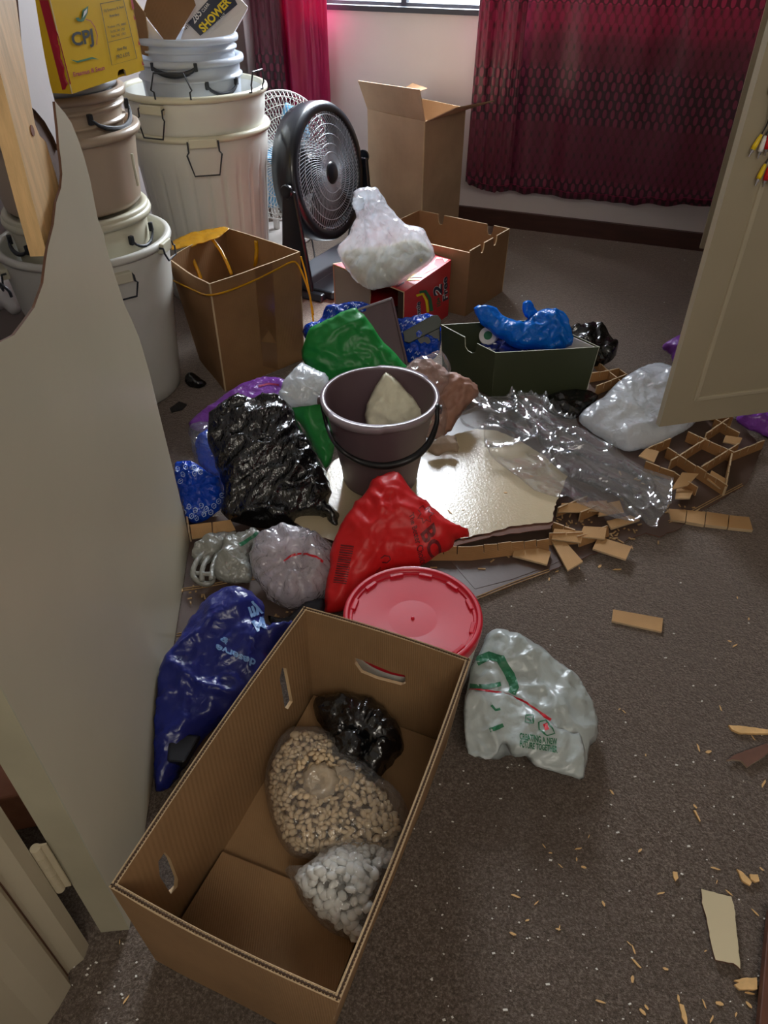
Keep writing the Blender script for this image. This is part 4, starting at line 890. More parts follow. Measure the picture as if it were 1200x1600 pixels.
for pts, z, tl in (([(1048, 765), (1075, 758), (1092, 740), (1066, 738)], .03, .2), ([(1055, 778), (1078, 778), (1086, 760), (1058, 757)], .034, -.3), ([(1105, 748), (1132, 768), (1138, 750), (1112, 735)], .03, .2), ([(998, 712), (1022, 722), (1030, 705), (1010, 700)], .035, .1), ([(1130, 690), (1155, 695), (1160, 684), (1134, 680)], .036, .2),
                   ([(872, 800), (920, 800), (922, 785), (878, 786)], .03, .25), ([(915, 797), (952, 800), (948, 782), (920, 783)], .034, .2), ([(935, 806), (975, 800), (968, 782), (938, 788)], .03, .1), ([(862, 842), (908, 848), (912, 830), (866, 826)], .028, .2), ([(905, 838), (945, 842), (948, 824), (912, 822)], .03, .1), ([(300, 842), (332, 838), (330, 816), (297, 820)], .022, .3), ([(333, 838), (368, 828), (360, 812), (332, 816)], .022, .3)):
    par = S1 if pts[0][0] > 500 else S2; lying(pts, z, par, tilt=tl)
standing((300, 846), (296, 818), .03, .0045, par=S2)
loose = [([(801, 868), (855, 882), (861, 862), (806, 847)], .018, 'loose cardboard strip lying flat, leftmost of the three fanned strips by the red lid'),
         ([(862, 845), (878, 840), (911, 877), (887, 891)], .020, 'loose cardboard strip pointing down towards the carpet, middle of the three fanned strips'),
         ([(926, 857), (935, 838), (987, 854), (978, 874)], .022, 'loose cardboard strip at the board edge, rightmost of the three fanned strips'),
         ([(958, 952), (1036, 966), (1034, 987), (956, 970)], .006, 'single loose cardboard strip lying alone on the open carpet'),
         ([(955, 826), (1000, 812), (985, 805), (948, 814)], .02, 'small crumpled cardboard strip beside the tip of the clear film')]
for pts, z, lb in loose:
    o = lying(pts, z if z > .01 else .006, None, .005, label=lb, cat='cardboard strip')
cs = thing('cardboard_strip', 'long jointed cardboard strip reaching over the carpet right of the clear film', 'cardboard strip', P(1110, 810, .003))
xs = [(1045, 795, 1048, 812), (1074, 797, 1072, 815), (1104, 800, 1102, 820), (1140, 805, 1138, 824), (1172, 808, 1178, 828)]
for a, b in zip(xs[:-1], xs[1:]): plate('segment', [pxplane([(a[2], a[3]), (b[2]-1.5, b[3]), (b[0]-1.5, b[1]), (a[0], a[1])], Vector((0, 0, .012)), X3, Y3)], Vector((0, 0, .012+.002*random.random())), X3, Y3, .009, 'strip_card', 'card_edge', cs)
rr = random.Random(11); V_ = []; shreds = []
for i in range(130):
    x, y = rr.choice([(900, 812), (740, 870), (935, 830), (1080, 800), (880, 835), (1030, 745), (300, 925), (420, 960), (900, 835), (970, 840)]); x += rr.gauss(0, 26); y += rr.gauss(0, 9); p = P(x, y, .0085); a = rr.uniform(0, pi); l = rr.uniform(.002, .009)
    shreds.append(box(p, (cos(a)*l, sin(a)*l, 0), (-sin(a)*.0016, cos(a)*.0016, 0), (0, 0, .0012)))
mk('cardboard_crumbs', *join(*shreds), 'glue', label='crumbs of torn cardboard sprinkled over the dark door skins', cat='crumbs', kind='stuff')
# ------------------------------------------------ taupe bucket with handle
plain('taupe', (98, 78, 84), .38, .05, 5, .05, 40); plain('taupe_sunlit', (150, 138, 146), .25, .03)  # paler rim colour paints in the sunlight catching it
KB = P(594, 744, PZ+.001); kb = (KB.x, KB.y); hk = .242; 
rimc = PY(589, 634, KB.y); Rk = 88/F*dep(Vector((KB.x, KB.y, PZ+hk))); 
print('bucket', KB, Rk, rimc)
tb = thing('bucket', 'taupe bucket with a black bail handle on the cream door skin, powder bag inside', 'bucket', (KB.x, KB.y, PZ))
z_ = PZ+.001; r0 = Rk*.70
mk('body', *lathe([(.0001, .004), (r0-.01, .004), (r0-.008, 0), (r0, .0), (r0+.002, .01)]+[(r0+(Rk-r0)*k/10, .01+(hk-.01)*k/10) for k in range(1, 11)]+[(Rk+.004, hk+.001), (Rk-.003, hk+.003)]+[(Rk-.004-(Rk-r0)*k/10, hk-(hk-.008)*k/10) for k in range(0, 11)]+[(.0001, .008)], (KB.x, KB.y, z_), seg=72), 'taupe', tb, smooth=True)
def rimf(r, z, a): 
    return r+(.006 if (cos(a*2+.9) > .55 and r > Rk) else 0)
mk('rim', *lathe([(Rk+.0015, hk-.014), (Rk+.006, hk-.014), (Rk+.008, hk-.002), (Rk+.008, hk+.003), (Rk-.0025, hk+.0045), (Rk-.003, hk)], (KB.x, KB.y, z_), seg=96, rfn=rimf), 'taupe_sunlit', tb, smooth=True)
sd = Vector((cos(radians(-12+0)), sin(radians(-12)), 0)); cx = Vector((KB.x, KB.y, z_+hk-.02)); fr = Vector((-.05, -1, 0)).normalized()
l1 = cx-sd*(Rk+.012)-Z3*.01; l2 = cx+sd*(Rk+.012)+Z3*.002
pts = [l1, PY(512, 668, l1.y-.02), PY(528, 698, KB.y-Rk-.002), PY(560, 720, KB.y-Rk-.02), PY(600, 728, KB.y-Rk-.035), PY(640, 718, KB.y-Rk-.03), PY(668, 695, KB.y-Rk+.005), PY(682, 662, l2.y-.05), PY(683, 635, l2.y-.02), l2]
sp_ = spline(pts, 6); nn = len(sp_); mk('bail_handle', *tube(sp_, [.0055+.0035*max(0, sin(pi*(i/nn-.25)/.55) if .25 < i/nn < .8 else 0) for i in range(nn)], 10), 'black', tb, smooth=True)
for l in (l1, l2): mk('handle_lug', *lathe([(.0001, -.008), (.011, -.008), (.011, .004), (.0001, .004)], l, sd, 18), 'taupe', tb, smooth=False)
# second taupe tub standing behind, green bag over it
TA = P(600, 600, .02)
tu = thing('waste_tub', 'taupe square-sided tub tipped on its side behind the green bag', 'tub', P(590, 575, .0))
q0 = [PY(537, 492, 2.20), PY(612, 466, 2.26), PY(638, 578, 2.10), PY(548, 600, 2.06)]; q0 = [Vector((p.x, p.y, max(p.z, .012))) for p in q0]
nn_ = (q0[1]-q0[0]).cross(q0[3]-q0[0]).normalized(); nn_ = nn_ if nn_.y > 0 else -nn_
cc = sum(q0, Vector())/4; q1 = [Vector((p.x*.85+cc.x*.15, p.y*.85+cc.y*.15, p.z*.85+cc.z*.15))+nn_*.10 for p in q0]; q1 = [Vector((p.x, p.y, max(p.z, .012))) for p in q1]
mk('body', *hexa(q1[::-1], q0[::-1]), 'taupe', tu, bevel=.006)
for a, b in ((0, 1), (1, 2)): mk('rim', *tube([q0[a], q0[b]], .0045, 8), 'taupe_sunlit' if a == 0 else 'taupe', tu)
# ------------------------------------------------ bag materials
film('bag_black', (13, 13, 15), 0, .22, .6, (26, 26, 26), gloss=.9, transl=0)
film('bag_black_ribbed', (12, 12, 14), 0, .24, .6, (75, 30, 50), gloss=.9, transl=0, dist=1.5)
film('bag_green', (28, 140, 60), 0, .38, .3, (12, 12, 12), transl=.18)
film('bag_green2', (60, 170, 84), 0, .36, .35, (16, 16, 16), transl=.3)
film('bag_red', (228, 30, 34), 0, .45, .25, (16, 16, 16), transl=.25)
film('bag_navy', (22, 34, 120), 0, .3, .5, (24, 24, 24), transl=.12, gloss=.6)
film('bag_blue', (14, 125, 225), .0, .25, .6, (33, 33, 33), transl=.3, gloss=.6)
film('bag_royal', (16, 70, 190), .0, .22, .8, (38, 38, 38), transl=.15)
film('bag_purple', (140, 74, 178), 0, .28, .6, (30, 30, 30), transl=.2)
film('bag_white', (200, 208, 205), .04, .34, .5, (22, 22, 22), transl=.3)
film('bag_greywhite', (178, 178, 170), .12, .3, .8, (33, 33, 33), transl=.3)
film('film_clear', (235, 240, 245), .93, .07, .5, (16, 16, 16), gloss=.6, transl=.3, fmax=.35)
film('film_puffy', (225, 218, 226), .45, .10, 1.0, (36, 36, 36), gloss=.8, transl=.4, fk=1.8, fmax=.6)
film('film_frost', (235, 240, 248), .16, .22, .6, (30, 30, 30), transl=.4)
film('film_milky', (236, 242, 250), .30, .22, .8, (26, 26, 26), transl=.45)
film('film_tight', (245, 245, 245), .86, .08, 1.0, (40, 40, 40), gloss=.7, transl=.4, fk=1.3, fmax=.35)
plain('powder', (226, 222, 196), .7, .08, 30, .6, 50); plain('grain', (216, 205, 168), .8, .2, 60, .9, 90); plain('grain_pale', (222, 214, 200), .75, .12, 30)
plain('bean', (222, 198, 162), .5, .12, 40); plain('pebble', (242, 244, 242), .45, .05, 40); plain('paperbrown', (158, 116, 98), .6, .15, 8, .5, 30); plain('papergrey', (160, 138, 118), .7, .15, 20, .5, 40)
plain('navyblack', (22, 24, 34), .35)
# ---- front carton contents
zf0 = bz+.021
def wall_planes(off):
    r = []
    for i in range(4):
        j = (i+1) % 4; n = (FB[j]-FB[i]).cross(FT[i]-FB[i]).normalized(); r.append((FB[i]-n*off, n))
    return r
CL, CL2 = wall_planes(.012), wall_planes(.022)
def pile(name, label, cat, hostargs, mat, size, n, flat=.6, seed=1, zmin=zf0, group=None, dz=.0, prange=(.7, 1.25), jit=.0):
    """countless pellets pressed against the inside of a bag: real little lumps over the inflated outline"""
    o = puff('tmp', mat='powder', **hostargs); V, Fc = GEO.pop(o); bpy.data.objects.remove(o); r = random.Random(seed); areas = []; cen = []
    for f in Fc:
        a, b, c = (V[i] for i in f); ar = (b-a).cross(c-a); areas.append(ar.length/2); cen.append((a, b, c, ar.normalized() if ar.length > 0 else Z3))
    ico = bmesh.new(); bmesh.ops.create_icosphere(ico, subdivisions=1, radius=1); iv = [v.co.copy() for v in ico.verts]; ifc = [tuple(v.index for v in f.verts) for f in ico.faces]; ico.free()
    OV = []; OF = []; cs_ = np.cumsum(areas); pts = []; tries = 0
    while len(pts) < n and tries < n*14:
        tries += 1; k = int(np.searchsorted(cs_, r.random()*cs_[-1])); a, b, c, nm = cen[min(k, len(cen)-1)]
        if nm.z < .05 and r.random() < .6: continue
        s, t = r.random(), r.random(); 
        if s+t > 1: s, t = 1-s, 1-t
        p = a+(b-a)*s+(c-a)*t-nm*size*.8
        if p.z < zmin+size*.4: p.z = zmin+size*.4
        if any((p-q).length_squared < (size*1.25)**2 for q in pts): continue
        pts.append(p); sc = size*r.uniform(*prange); e = Matrix.Rotation(r.uniform(0, 6.3), 3, 'Z') @ Matrix.Rotation(r.uniform(-.9, .9), 3, 'X')
        k0 = len(OV); el = r.uniform(1.0, 1.7)
        for v in iv: OV.append(p+e @ Vector((v.x*sc*el, v.y*sc, v.z*sc*flat)))
        OF += [tuple(i+k0 for i in f) for f in ifc]
    return mk(name, OV, OF, mat, smooth=True, label=label, cat=cat, kind='stuff', group=group)
A_ = P(560, 1325, zf0+.03)
h1 = dict(name='x', px=[(455, 1152), (492, 1146), (522, 1162), (545, 1185), (572, 1215), (608, 1250), (630, 1290), (634, 1320), (600, 1345), (540, 1350), (500, 1335), (462, 1330), (436, 1295), (420, 1240), (424, 1195)], A=P(520, 1240, zf0+.025), tilt=.12, T=.05, D=.06, zmin=zf0, clip=CL2, back=.5, res=0.0075)
pl = dict(h1); pl.pop('name'); nm = pl
pile('dried_pellets', 'tan knobbly pellets packed in the clear knotted bag in the front carton', 'pellets', nm, 'bean', .0055, 680, seed=2)
sk = dict(nm); sk['px'] = [(448, 1145), (480, 1140), (505, 1142), (530, 1158), (556, 1180), (585, 1208), (620, 1235), (640, 1270), (645, 1310), (640, 1345), (600, 1354), (540, 1356), (498, 1345), (455, 1338), (430, 1300), (414, 1240), (418, 1190)]; sk['T'] = .057; sk['clip'] = CL
bg1 = puff('clear_bag', mat='film_tight', wr=.002, wf=18, knot=(510, 1215), label='clear knotted bag of tan pellets against the left inside wall of the front carton', cat='plastic bag', **sk)
kc = P(502, 1222, .092)
V, Fc = lathe([(.0001, -.012), (.020, -.010), (.030, .004), (.027, .018), (.017, .024), (.007, .018), (.0001, .014)], kc, (-.1, -.45, 1), 30, rfn=lambda r, z, a: r*(1+.08*sin(a*9)+.05*sin(a*4+z*200)))
film('knot_film', (236, 222, 200), .35, .15, 1.0, (30, 30, 30), gloss=.7)
mk('twisted_knot', V, Fc, 'knot_film', bg1, smooth=True, label='twisted knot of the bag')
mk('twisted_knot', *lathe([(.0001, -.01), (.018, -.008), (.023, .004), (.015, .016), (.0001, .012)], P(533, 1217, .088), (.2, -.3, 1), 26, rfn=lambda r, z, a: r*(1+.1*sin(a*7))), 'knot_film', bg1, smooth=True)
h2 = dict(px=[(488, 1345), (520, 1325), (555, 1318), (590, 1322), (615, 1338), (632, 1362), (622, 1395), (600, 1430), (578, 1468), (545, 1464), (508, 1440), (480, 1408), (462, 1375), (470, 1355)], A=P(548, 1400, zf0+.02), tilt=.15, T=.05, D=.055, zmin=zf0, clip=CL2, back=.5, res=0.0075)
pile('white_pebbles', 'white rounded pellets in the small clear bag at the front of the front carton', 'pellets', h2, 'pebble', .0088, 230, flat=.7, seed=5)
sk2 = dict(h2); sk2['px'] = [(452, 1352), (478, 1352), (500, 1330), (530, 1318), (565, 1312), (592, 1318), (604, 1312), (640, 1305), (650, 1325), (642, 1360), (634, 1385), (610, 1425), (582, 1470), (545, 1470), (505, 1448), (472, 1412), (456, 1380), (446, 1362)]; sk2['T'] = .057; sk2['clip'] = CL
puff('clear_bag', mat='film_tight', wr=.003, wf=18, knot=(598, 1322), label='clear bag of white pellets nearest the camera in the front carton', cat='plastic bag', **sk2)
bb = puff('black_bag', [(489, 1097), (512, 1090), (550, 1089), (585, 1098), (612, 1120), (628, 1148), (630, 1172), (612, 1195), (588, 1222), (575, 1218), (560, 1205), (545, 1190), (520, 1170), (504, 1142), (492, 1118)], P(560, 1150, zf0+.03), .15, .055, .05, 'bag_black', wr=0.0072, knot=(560, 1170), kk=12, zmin=zf0, clip=CL, res=0.0070, label='small black knotted bag in the back corner of the front carton', cat='plastic bag')
mk('twisted_knot', *lathe([(.0001, -.005), (.026, -.005), (.028, .006), (.018, .02), (.0001, .016)], P(545, 1165, .09), (-.2, -.3, 1), 28, rfn=lambda r, z, a: r*(1+.1*sin(a*8))), 'bag_black', bb, smooth=True)
# ---- big bags
nb = puff('navy_carrier_bag', [(372, 918), (395, 925), (412, 948), (414, 975), (440, 972), (460, 978), (430, 1010), (420, 1050), (400, 1090), (360, 1120), (320, 1150), (290, 1200), (276, 1228), (246, 1245), (234, 1200), (231, 1150), (238, 1090), (248, 1050), (262, 1025), (290, 985), (315, 945), (340, 928)], P(320, 1080, .05), .35, .055, .06, 'bag_navy', clip=[(DA+DN*.004, -DN), (FB[3]+(FB[3]-FB[2]).cross(Z3).normalized()*(-.0 if 0 else 0), Z3*0)][:1], wr=0.0116, wf=9, zmin=.005, res=0.0075, seed=3, label='navy blue carrier bag with pale lettering squeezed between the broken door and the front carton', cat='carrier bag')
plain('print_pale', (120, 160, 215), .4)
decal(nb, 'ny', [(384, 942), (402, 938), (412, 958), (392, 966)], 'print_pale', .05); decal(nb, 'M', [(392, 972), (410, 962), (416, 982), (402, 988)], 'print_pale', .05); decal(nb, 'deserve', [(396, 1030), (334, 1008), (336, 1022), (394, 1046)][::-1] and [(400, 1031), (339, 1006), (337, 1017), (397, 1044)], 'print_pale', .03); decal(nb, '&', [(344, 1000), (354, 1008), (360, 1000), (350, 994)], 'print_pale', .04)
mk('opening_shade', *hexa([P(x, y, .012) for x, y in ((258, 1195), (288, 1200), (318, 1150), (262, 1138))], [P(x, y, .055) for x, y in ((262, 1190), (288, 1192), (312, 1150), (264, 1142))]), 'navyblack', nb, bevel=.004, label='dark block painting in the shade inside the bag')  # solid dark block, the shade of the bag opening put into colour
wb = puff('carrier_bag', [(760, 992), (778, 988), (800, 992), (835, 1008), (868, 1035), (895, 1052), (918, 1085), (934, 1130), (932, 1150), (920, 1175), (911, 1214), (880, 1208), (840, 1198), (820, 1184), (800, 1180), (770, 1186), (745, 1180), (728, 1165), (728, 1100), (735, 1045), (752, 1015)], P(830, 1120, .03), .22, .05, .05, 'bag_white', wr=0.0116, wf=10, res=0.0075, seed=6, zmin=.005, label='white carrier bag with green and red print, right of the front carton', cat='carrier bag')
wf2 = puff('folded_panel', [(727, 1088), (742, 1078), (775, 1082), (800, 1088), (830, 1104), (862, 1130), (890, 1145), (910, 1150), (911, 1214), (880, 1208), (840, 1198), (822, 1182), (800, 1180), (785, 1160), (775, 1182), (750, 1183), (728, 1165)], P(830, 1120, .085), .24, .012, .03, 'bag_white', wr=.009, wf=12, res=.0065, seed=16, zmin=.006, parent=wb)
stroke(wb, [(745, 1034), (765, 1025), (782, 1030), (797, 1055), (804, 1075), (800, 1084)], 14, 'print_green', 'printed_ring'); stroke(wb, [(735, 1072), (760, 1074), (782, 1069)], 7, 'print_green', 'printed_ring'); stroke(wb, [(734, 1079), (760, 1081), (790, 1086), (815, 1095), (840, 1112), (861, 1126)], 6, 'print_bright_red', 'printed_hem')
decal(wf2, 'CREATING A NEW', [(812, 1156), (871, 1165), (870, 1154), (811, 1145)], 'print_green', .03, off=.0012); decal(wf2, 'FUTURE TOGETHER', [(812, 1167), (871, 1177), (871, 1166), (812, 1157)], 'print_green', .03, off=.0012)
stroke(wf2, [(822, 1118), (834, 1118), (833, 1130), (821, 1129), (822, 1118)], 1.6, 'print_green', 'printed_badge'); stroke(wf2, [(824, 1122), (831, 1127)], 2, 'print_green', 'printed_badge'); stroke(wf2, [(842, 1128), (852, 1126), (862, 1137), (866, 1146), (854, 1149), (842, 1140), (841, 1128)], 2, 'print_green', 'printed_badge'); shape(wf2, [(848, 1132), (855, 1130), (858, 1140), (852, 1142)], 'print_bright_red', 'printed_badge')
stroke(wf2, [(767, 1102), (774, 1110), (782, 1108)], 4, 'print_green', 'printed_ring'); stroke(wf2, [(766, 1141), (775, 1138), (786, 1133)], 6, 'print_green', 'printed_ring')
# red-lidded pail
LC = P(645, 961, .152); Rl = 109/F*dep(LC)
pr = thing('pail', 'white pail with a bright red lid between the red bag and the front carton', 'bucket', (LC.x, LC.y, .003)); plain('lidred', (196, 26, 48), .36, .06, 7, .1, 30, coat=.2)
mk('body', *lathe([(.0001, 0), (Rl*.86, 0), (Rl*.88, .004), (Rl*.965, .118), (Rl*.985, .12), (Rl*.99, .142), (Rl*.94, .132), (.0001, .132)], (LC.x, LC.y, .004), seg=64), 'binwhite', pr, smooth=False)
mk('lid', *lathe([(.0001, .139), (Rl*.86, .139), (Rl*.87, .146), (Rl*.91, .146), (Rl*.93, .152), (Rl*.975, .152), (Rl*1.0, .149), (Rl*1.004, .140), (Rl*.995, .128), (Rl*.988, .13), (Rl*.99, .1435), (.0001, .1365)], (LC.x, LC.y, .004), seg=96), 'lidred', pr, smooth=False, bevel=.0012)
mk('centre_pip', *lathe([(.0001, .1425), (.003, .1415), (.004, .1385), (.0001, .1385)], (LC.x, LC.y, .004), seg=14), 'lidred', pr)
for k in range(12):
    o_, t_ = ang_dir(15+30*k); b_ = Vector((LC.x, LC.y, .1485))+o_*Rl*.865; mk('lid_lug', *box(b_, t_*.014, o_*.0045, Z3*.003), 'lidred', pr, bevel=.0015)
# red carrier bag
rd = puff('red_carrier_bag', [(600, 745), (622, 738), (645, 768), (668, 785), (695, 810), (712, 822), (730, 826), (731, 838), (712, 845), (703, 858), (680, 870), (655, 885), (600, 895), (545, 950), (510, 962), (509, 935), (512, 900), (520, 850), (530, 820), (548, 795), (570, 770), (585, 748)], P(575, 900, PZ+.04), .55, .06, .06, 'bag_red', wr=0.0116, wf=8, seed=8, res=0.0075, zmin=.04, knot=None, label='bright red carrier bag with dark print standing in front of the taupe bucket', cat='carrier bag')
plain('print_darkred', (110, 14, 22), .5)
decal(rd, 'BC', [(664, 826), (682, 872), (694, 856), (674, 812)][0:0] or [(656, 835), (672, 872), (691, 862), (678, 816)], 'print_darkred', .03, off=.0014); decal(rd, 'The Better Choice', [(639, 804), (657, 885), (668, 880), (646, 800)], 'print_darkred', .02, off=.0014)
stroke(rd, [(655, 795), (660, 790), (664, 797), (671, 792), (670, 800), (677, 803), (671, 808), (673, 816), (666, 812), (661, 818), (660, 810), (653, 810), (658, 803), (653, 797)], 1.6, 'print_darkred', 'printed_star'); stroke(rd, [(595, 872), (600, 868), (608, 869), (610, 874), (604, 879), (597, 878)], 2, 'print_darkred', 'printed_recycling_mark'); decal(rd, 'recycle', [(583, 896), (593, 884), (596, 887), (587, 899)], 'print_darkred', .02)
for k in range(17):
    y = 852+k*3.6; x = 533-(k*.75); stroke(rd, [(x, y), (x+20, y+2.5)], 1.7 if k % 3 else 2.6, 'print_darkred', 'printed_bar', off=.0012)
# black crumpled bag
bk = puff('black_refuse_bag', [(345, 632), (362, 622), (378, 616), (395, 626), (412, 616), (440, 620), (458, 640), (468, 665), (485, 690), (500, 720), (512, 745), (519, 770), (515, 785), (527, 798), (532, 815), (532, 836), (512, 815), (500, 808), (470, 808), (455, 825), (410, 824), (370, 818), (345, 800), (350, 770), (342, 740), (330, 710), (324, 680), (328, 650)], P(430, 790, .05), .62, .06, .06, 'bag_black_ribbed', wr=0.0174, wf=10, st=(1.7, .7), ang=-.9, seed=12, res=0.0075, zmin=.012, label='large crumpled black bag left of the taupe bucket', cat='plastic bag')
puff('blue_logo_bag', [(272, 728), (300, 722), (325, 738), (345, 750), (350, 780), (340, 800), (315, 815), (295, 818), (288, 800), (280, 770)], P(310, 775, .045), .5, .042, .035, 'bag_royal', wr=0.0087, knot=(298, 765), kk=14, res=0.0070, zmin=.004, label='royal blue patterned bag with white logos beside the broken door', cat='plastic bag')
lg = [o for o in GEO if o.name == 'blue_logo_bag'][0]
plain('print_skywhite', (170, 195, 235), .5)
for x, y in ((278, 733), (290, 730), (303, 731), (286, 741), (304, 740), (295, 792), (305, 797), (318, 803), (307, 809), (322, 795), (334, 790), (288, 800), (341, 783), (314, 790), (282, 752), (299, 806), (329, 800), (346, 774), (313, 738)):
    stroke(lg, [(x-3, y-2), (x, y-4), (x+3, y-2), (x+3, y+2), (x, y+4), (x-3, y+2), (x-3, y-2)], 1.2, 'print_skywhite', 'printed_logo'); stroke(lg, [(x-1, y+1), (x+1, y-1)], 1.1, 'print_skywhite', 'printed_logo')
puff('blue_packet', [(306, 690), (318, 676), (340, 672), (352, 700), (355, 730), (345, 748), (320, 738), (308, 715)], P(330, 715, .045), .5, .035, .035, 'bag_royal', wr=0.0058, res=0.0075, zmin=.005, label='dull blue packet wrapped in clear film under the black bag', cat='packet')
puff('clear_wrap', [(296, 668), (330, 662), (352, 690), (360, 740), (352, 755), (325, 745), (303, 720), (300, 695)], P(330, 715, .05), .5, .045, .04, 'film_clear', wr=0.0087, res=0.0075, zmin=.004, label='clear film around the dull blue packet', cat='plastic film')
pu = puff('purple_bag', [(294, 662), (330, 634), (378, 602), (412, 590), (440, 593), (458, 604), (450, 625), (420, 645), (370, 660), (318, 674)], P(380, 630, .075), .3, .022, .03, 'bag_purple', wr=0.0058, wf=9, res=0.0075, zmin=.03, label='flat purple bag sticking out behind the crumpled black bag', cat='plastic bag')
stroke(pu, [(404, 604), (420, 600), (436, 602)], 3, 'print_magenta', 'printed_bar')
g2 = puff('green_carrier_bag', [(452, 638), (480, 622), (510, 618), (520, 650), (522, 700), (514, 728), (505, 728), (490, 700), (475, 670)], P(495, 700, .05), .7, .035, .04, 'bag_green2', wr=0.0072, wf=9, res=0.0075, zmin=.012, label='light green carrier bag wedged between black bag and taupe bucket', cat='carrier bag')
puff('powder_packet', [(438, 612), (465, 600), (500, 592), (510, 610), (508, 628), (470, 632), (446, 632)], P(475, 615, .17), .5, .02, .03, 'powder', wr=0.0058, res=0.0075, zmin=.1, label='small packet of whitish powder on the light green bag', cat='packet')
puff('clear_bag', [(455, 585), (470, 568), (490, 576), (512, 590), (512, 625), (470, 636), (440, 634), (436, 612)], P(475, 612, .18), .5, .03, .03, 'film_frost', wr=0.0087, res=0.0075, zmin=.09, label='clear wrapper over the powder packet beside the taupe bucket', cat='plastic bag')
g1 = puff('green_plastic_bag', [(556, 482), (575, 500), (600, 535), (625, 560), (640, 578), (620, 590), (570, 595), (520, 598), (495, 588), (478, 572), (471, 555), (476, 530), (485, 512), (510, 500), (540, 484)], P(545, 575, .12), 1.0, .028, .05, 'bag_green', wr=0.0087, wf=7, res=0.0075, zmin=.05, seed=2, label='dark green plastic sheet bag pulled over the tipped taupe tub', cat='plastic bag')
def logos(o, pts, s=3.5):
    for x, y in pts: stroke(o, [(x-s, y), (x-s*.3, y-s*.8), (x+s*.3, y+s*.6), (x+s, y-s*.3)], 1.6, 'print_skywhite', 'printed_logo')
l1_ = puff('blue_logo_bag', [(474, 512), (482, 504), (500, 500), (508, 480), (530, 474), (560, 472), (580, 476), (575, 495), (540, 505), (510, 520), (490, 530), (476, 528)], P(520, 525, .13), .9, .035, .03, 'bag_royal', wr=0.0116, wf=20, res=0.0075, zmin=.05, label='crinkled blue patterned bag peeping over the green sheet bag', cat='plastic bag')
logos(l1_, [(515, 486), (528, 482), (542, 480), (555, 478), (520, 495), (536, 490), (500, 506), (488, 510)])
l2_ = puff('blue_logo_bag', [(615, 500), (640, 496), (668, 490), (685, 500), (690, 530), (680, 560), (650, 570), (634, 560), (625, 530)], P(655, 560, .05), .7, .03, .035, 'bag_royal', wr=0.0116, wf=20, res=0.0075, zmin=.004, label='blue patterned bag between the red multipack box and the shoe carton', cat='plastic bag')
logos(l2_, [(628, 508), (636, 503), (645, 505), (630, 520), (640, 516), (662, 497), (672, 494), (640, 548), (652, 552), (646, 560)])
plain('darkgreenbox', (38, 48, 40), .45, .06)
gb = thing('small_dark_box', 'small dark green rounded box tilted in front of the red multipack box', 'box', P(665, 545, .03))
gA = P(660, 535, .10); gv = (Y3*.5+Z3*.87).normalized()
gp = plate('lid', [pxplane([(630, 518), (675, 493), (684, 492), (690, 500), (688, 512), (640, 536), (632, 534)], gA, X3, gv)], gA, X3, gv, .014, 'darkgreenbox', parent=gb, bevel=.002); shape(gp, [(650, 520), (655, 515), (660, 520), (656, 527), (651, 526)], 'bag_royal', 'printed_emblem', res=3)
gA2 = gA-gv.cross(X3)*.0; plate('tray', [pxplane([(640, 538), (688, 514), (688, 535), (650, 545)], gA, X3, gv)], gA+Vector((0, .012, -.0)), X3, gv, .03, 'black', parent=gb, bevel=.002)
# brown paper lump, paper scrap
puff('crumpled_paper', [(632, 582), (645, 565), (668, 560), (688, 570), (700, 580), (725, 590), (745, 602), (746, 618), (730, 635), (715, 655), (700, 680), (690, 695), (668, 694), (655, 670), (650, 640), (640, 610)], P(690, 650, .07), .75, .05, .05, 'paperbrown', wr=0.0174, wf=16, res=0.0075, zmin=PZ+.004, seed=31, label='brown crumpled packing paper bag just right of the taupe bucket', cat='paper')
film('wrap_white', (225, 220, 220), .45, .15, .9, (38, 38, 38))
puff('clear_wrap', [(630, 580), (650, 560), (672, 552), (690, 548), (705, 575), (700, 600), (690, 620), (700, 650), (690, 690), (664, 696), (650, 665), (640, 610)], P(680, 655, .09), .8, .045, .04, 'film_clear', wr=0.0130, res=0.0075, zmin=PZ+.004, seed=5, label='thin clear wrap around the brown crumpled paper', cat='plastic film')
puff('paper_scrap', [(668, 700), (684, 684), (700, 680), (712, 684), (716, 705), (700, 706), (680, 712)], P(690, 705, PZ+.02), .5, .014, .02, 'papergrey', wr=0.0087, wf=20, res=0.0070, zmin=PZ+.002, label='torn scrap of brown paper on the cream door skin by the bucket handle', cat='paper')
# powder bag in bucket
puff('powder_bag', [(602, 582), (614, 588), (630, 605), (650, 628), (668, 648), (672, 665), (640, 674), (590, 674), (572, 662), (572, 640), (580, 615), (590, 598)], P(608, 655, PZ+.14), .95, .035, .04, 'powder', wr=0.0087, wf=18, res=0.0075, zmin=PZ+.012, label='clear bag of cream powder standing in the taupe bucket', cat='plastic bag')
puff('powder_bag', [(575, 650), (640, 650), (648, 690), (635, 720), (585, 720), (572, 690)], P(608, 690, PZ+.05), .95, .04, .04, 'powder', wr=0.0058, res=0.0100, zmin=PZ+.012, label='lower bag of cream powder deep in the taupe bucket', cat='plastic bag')
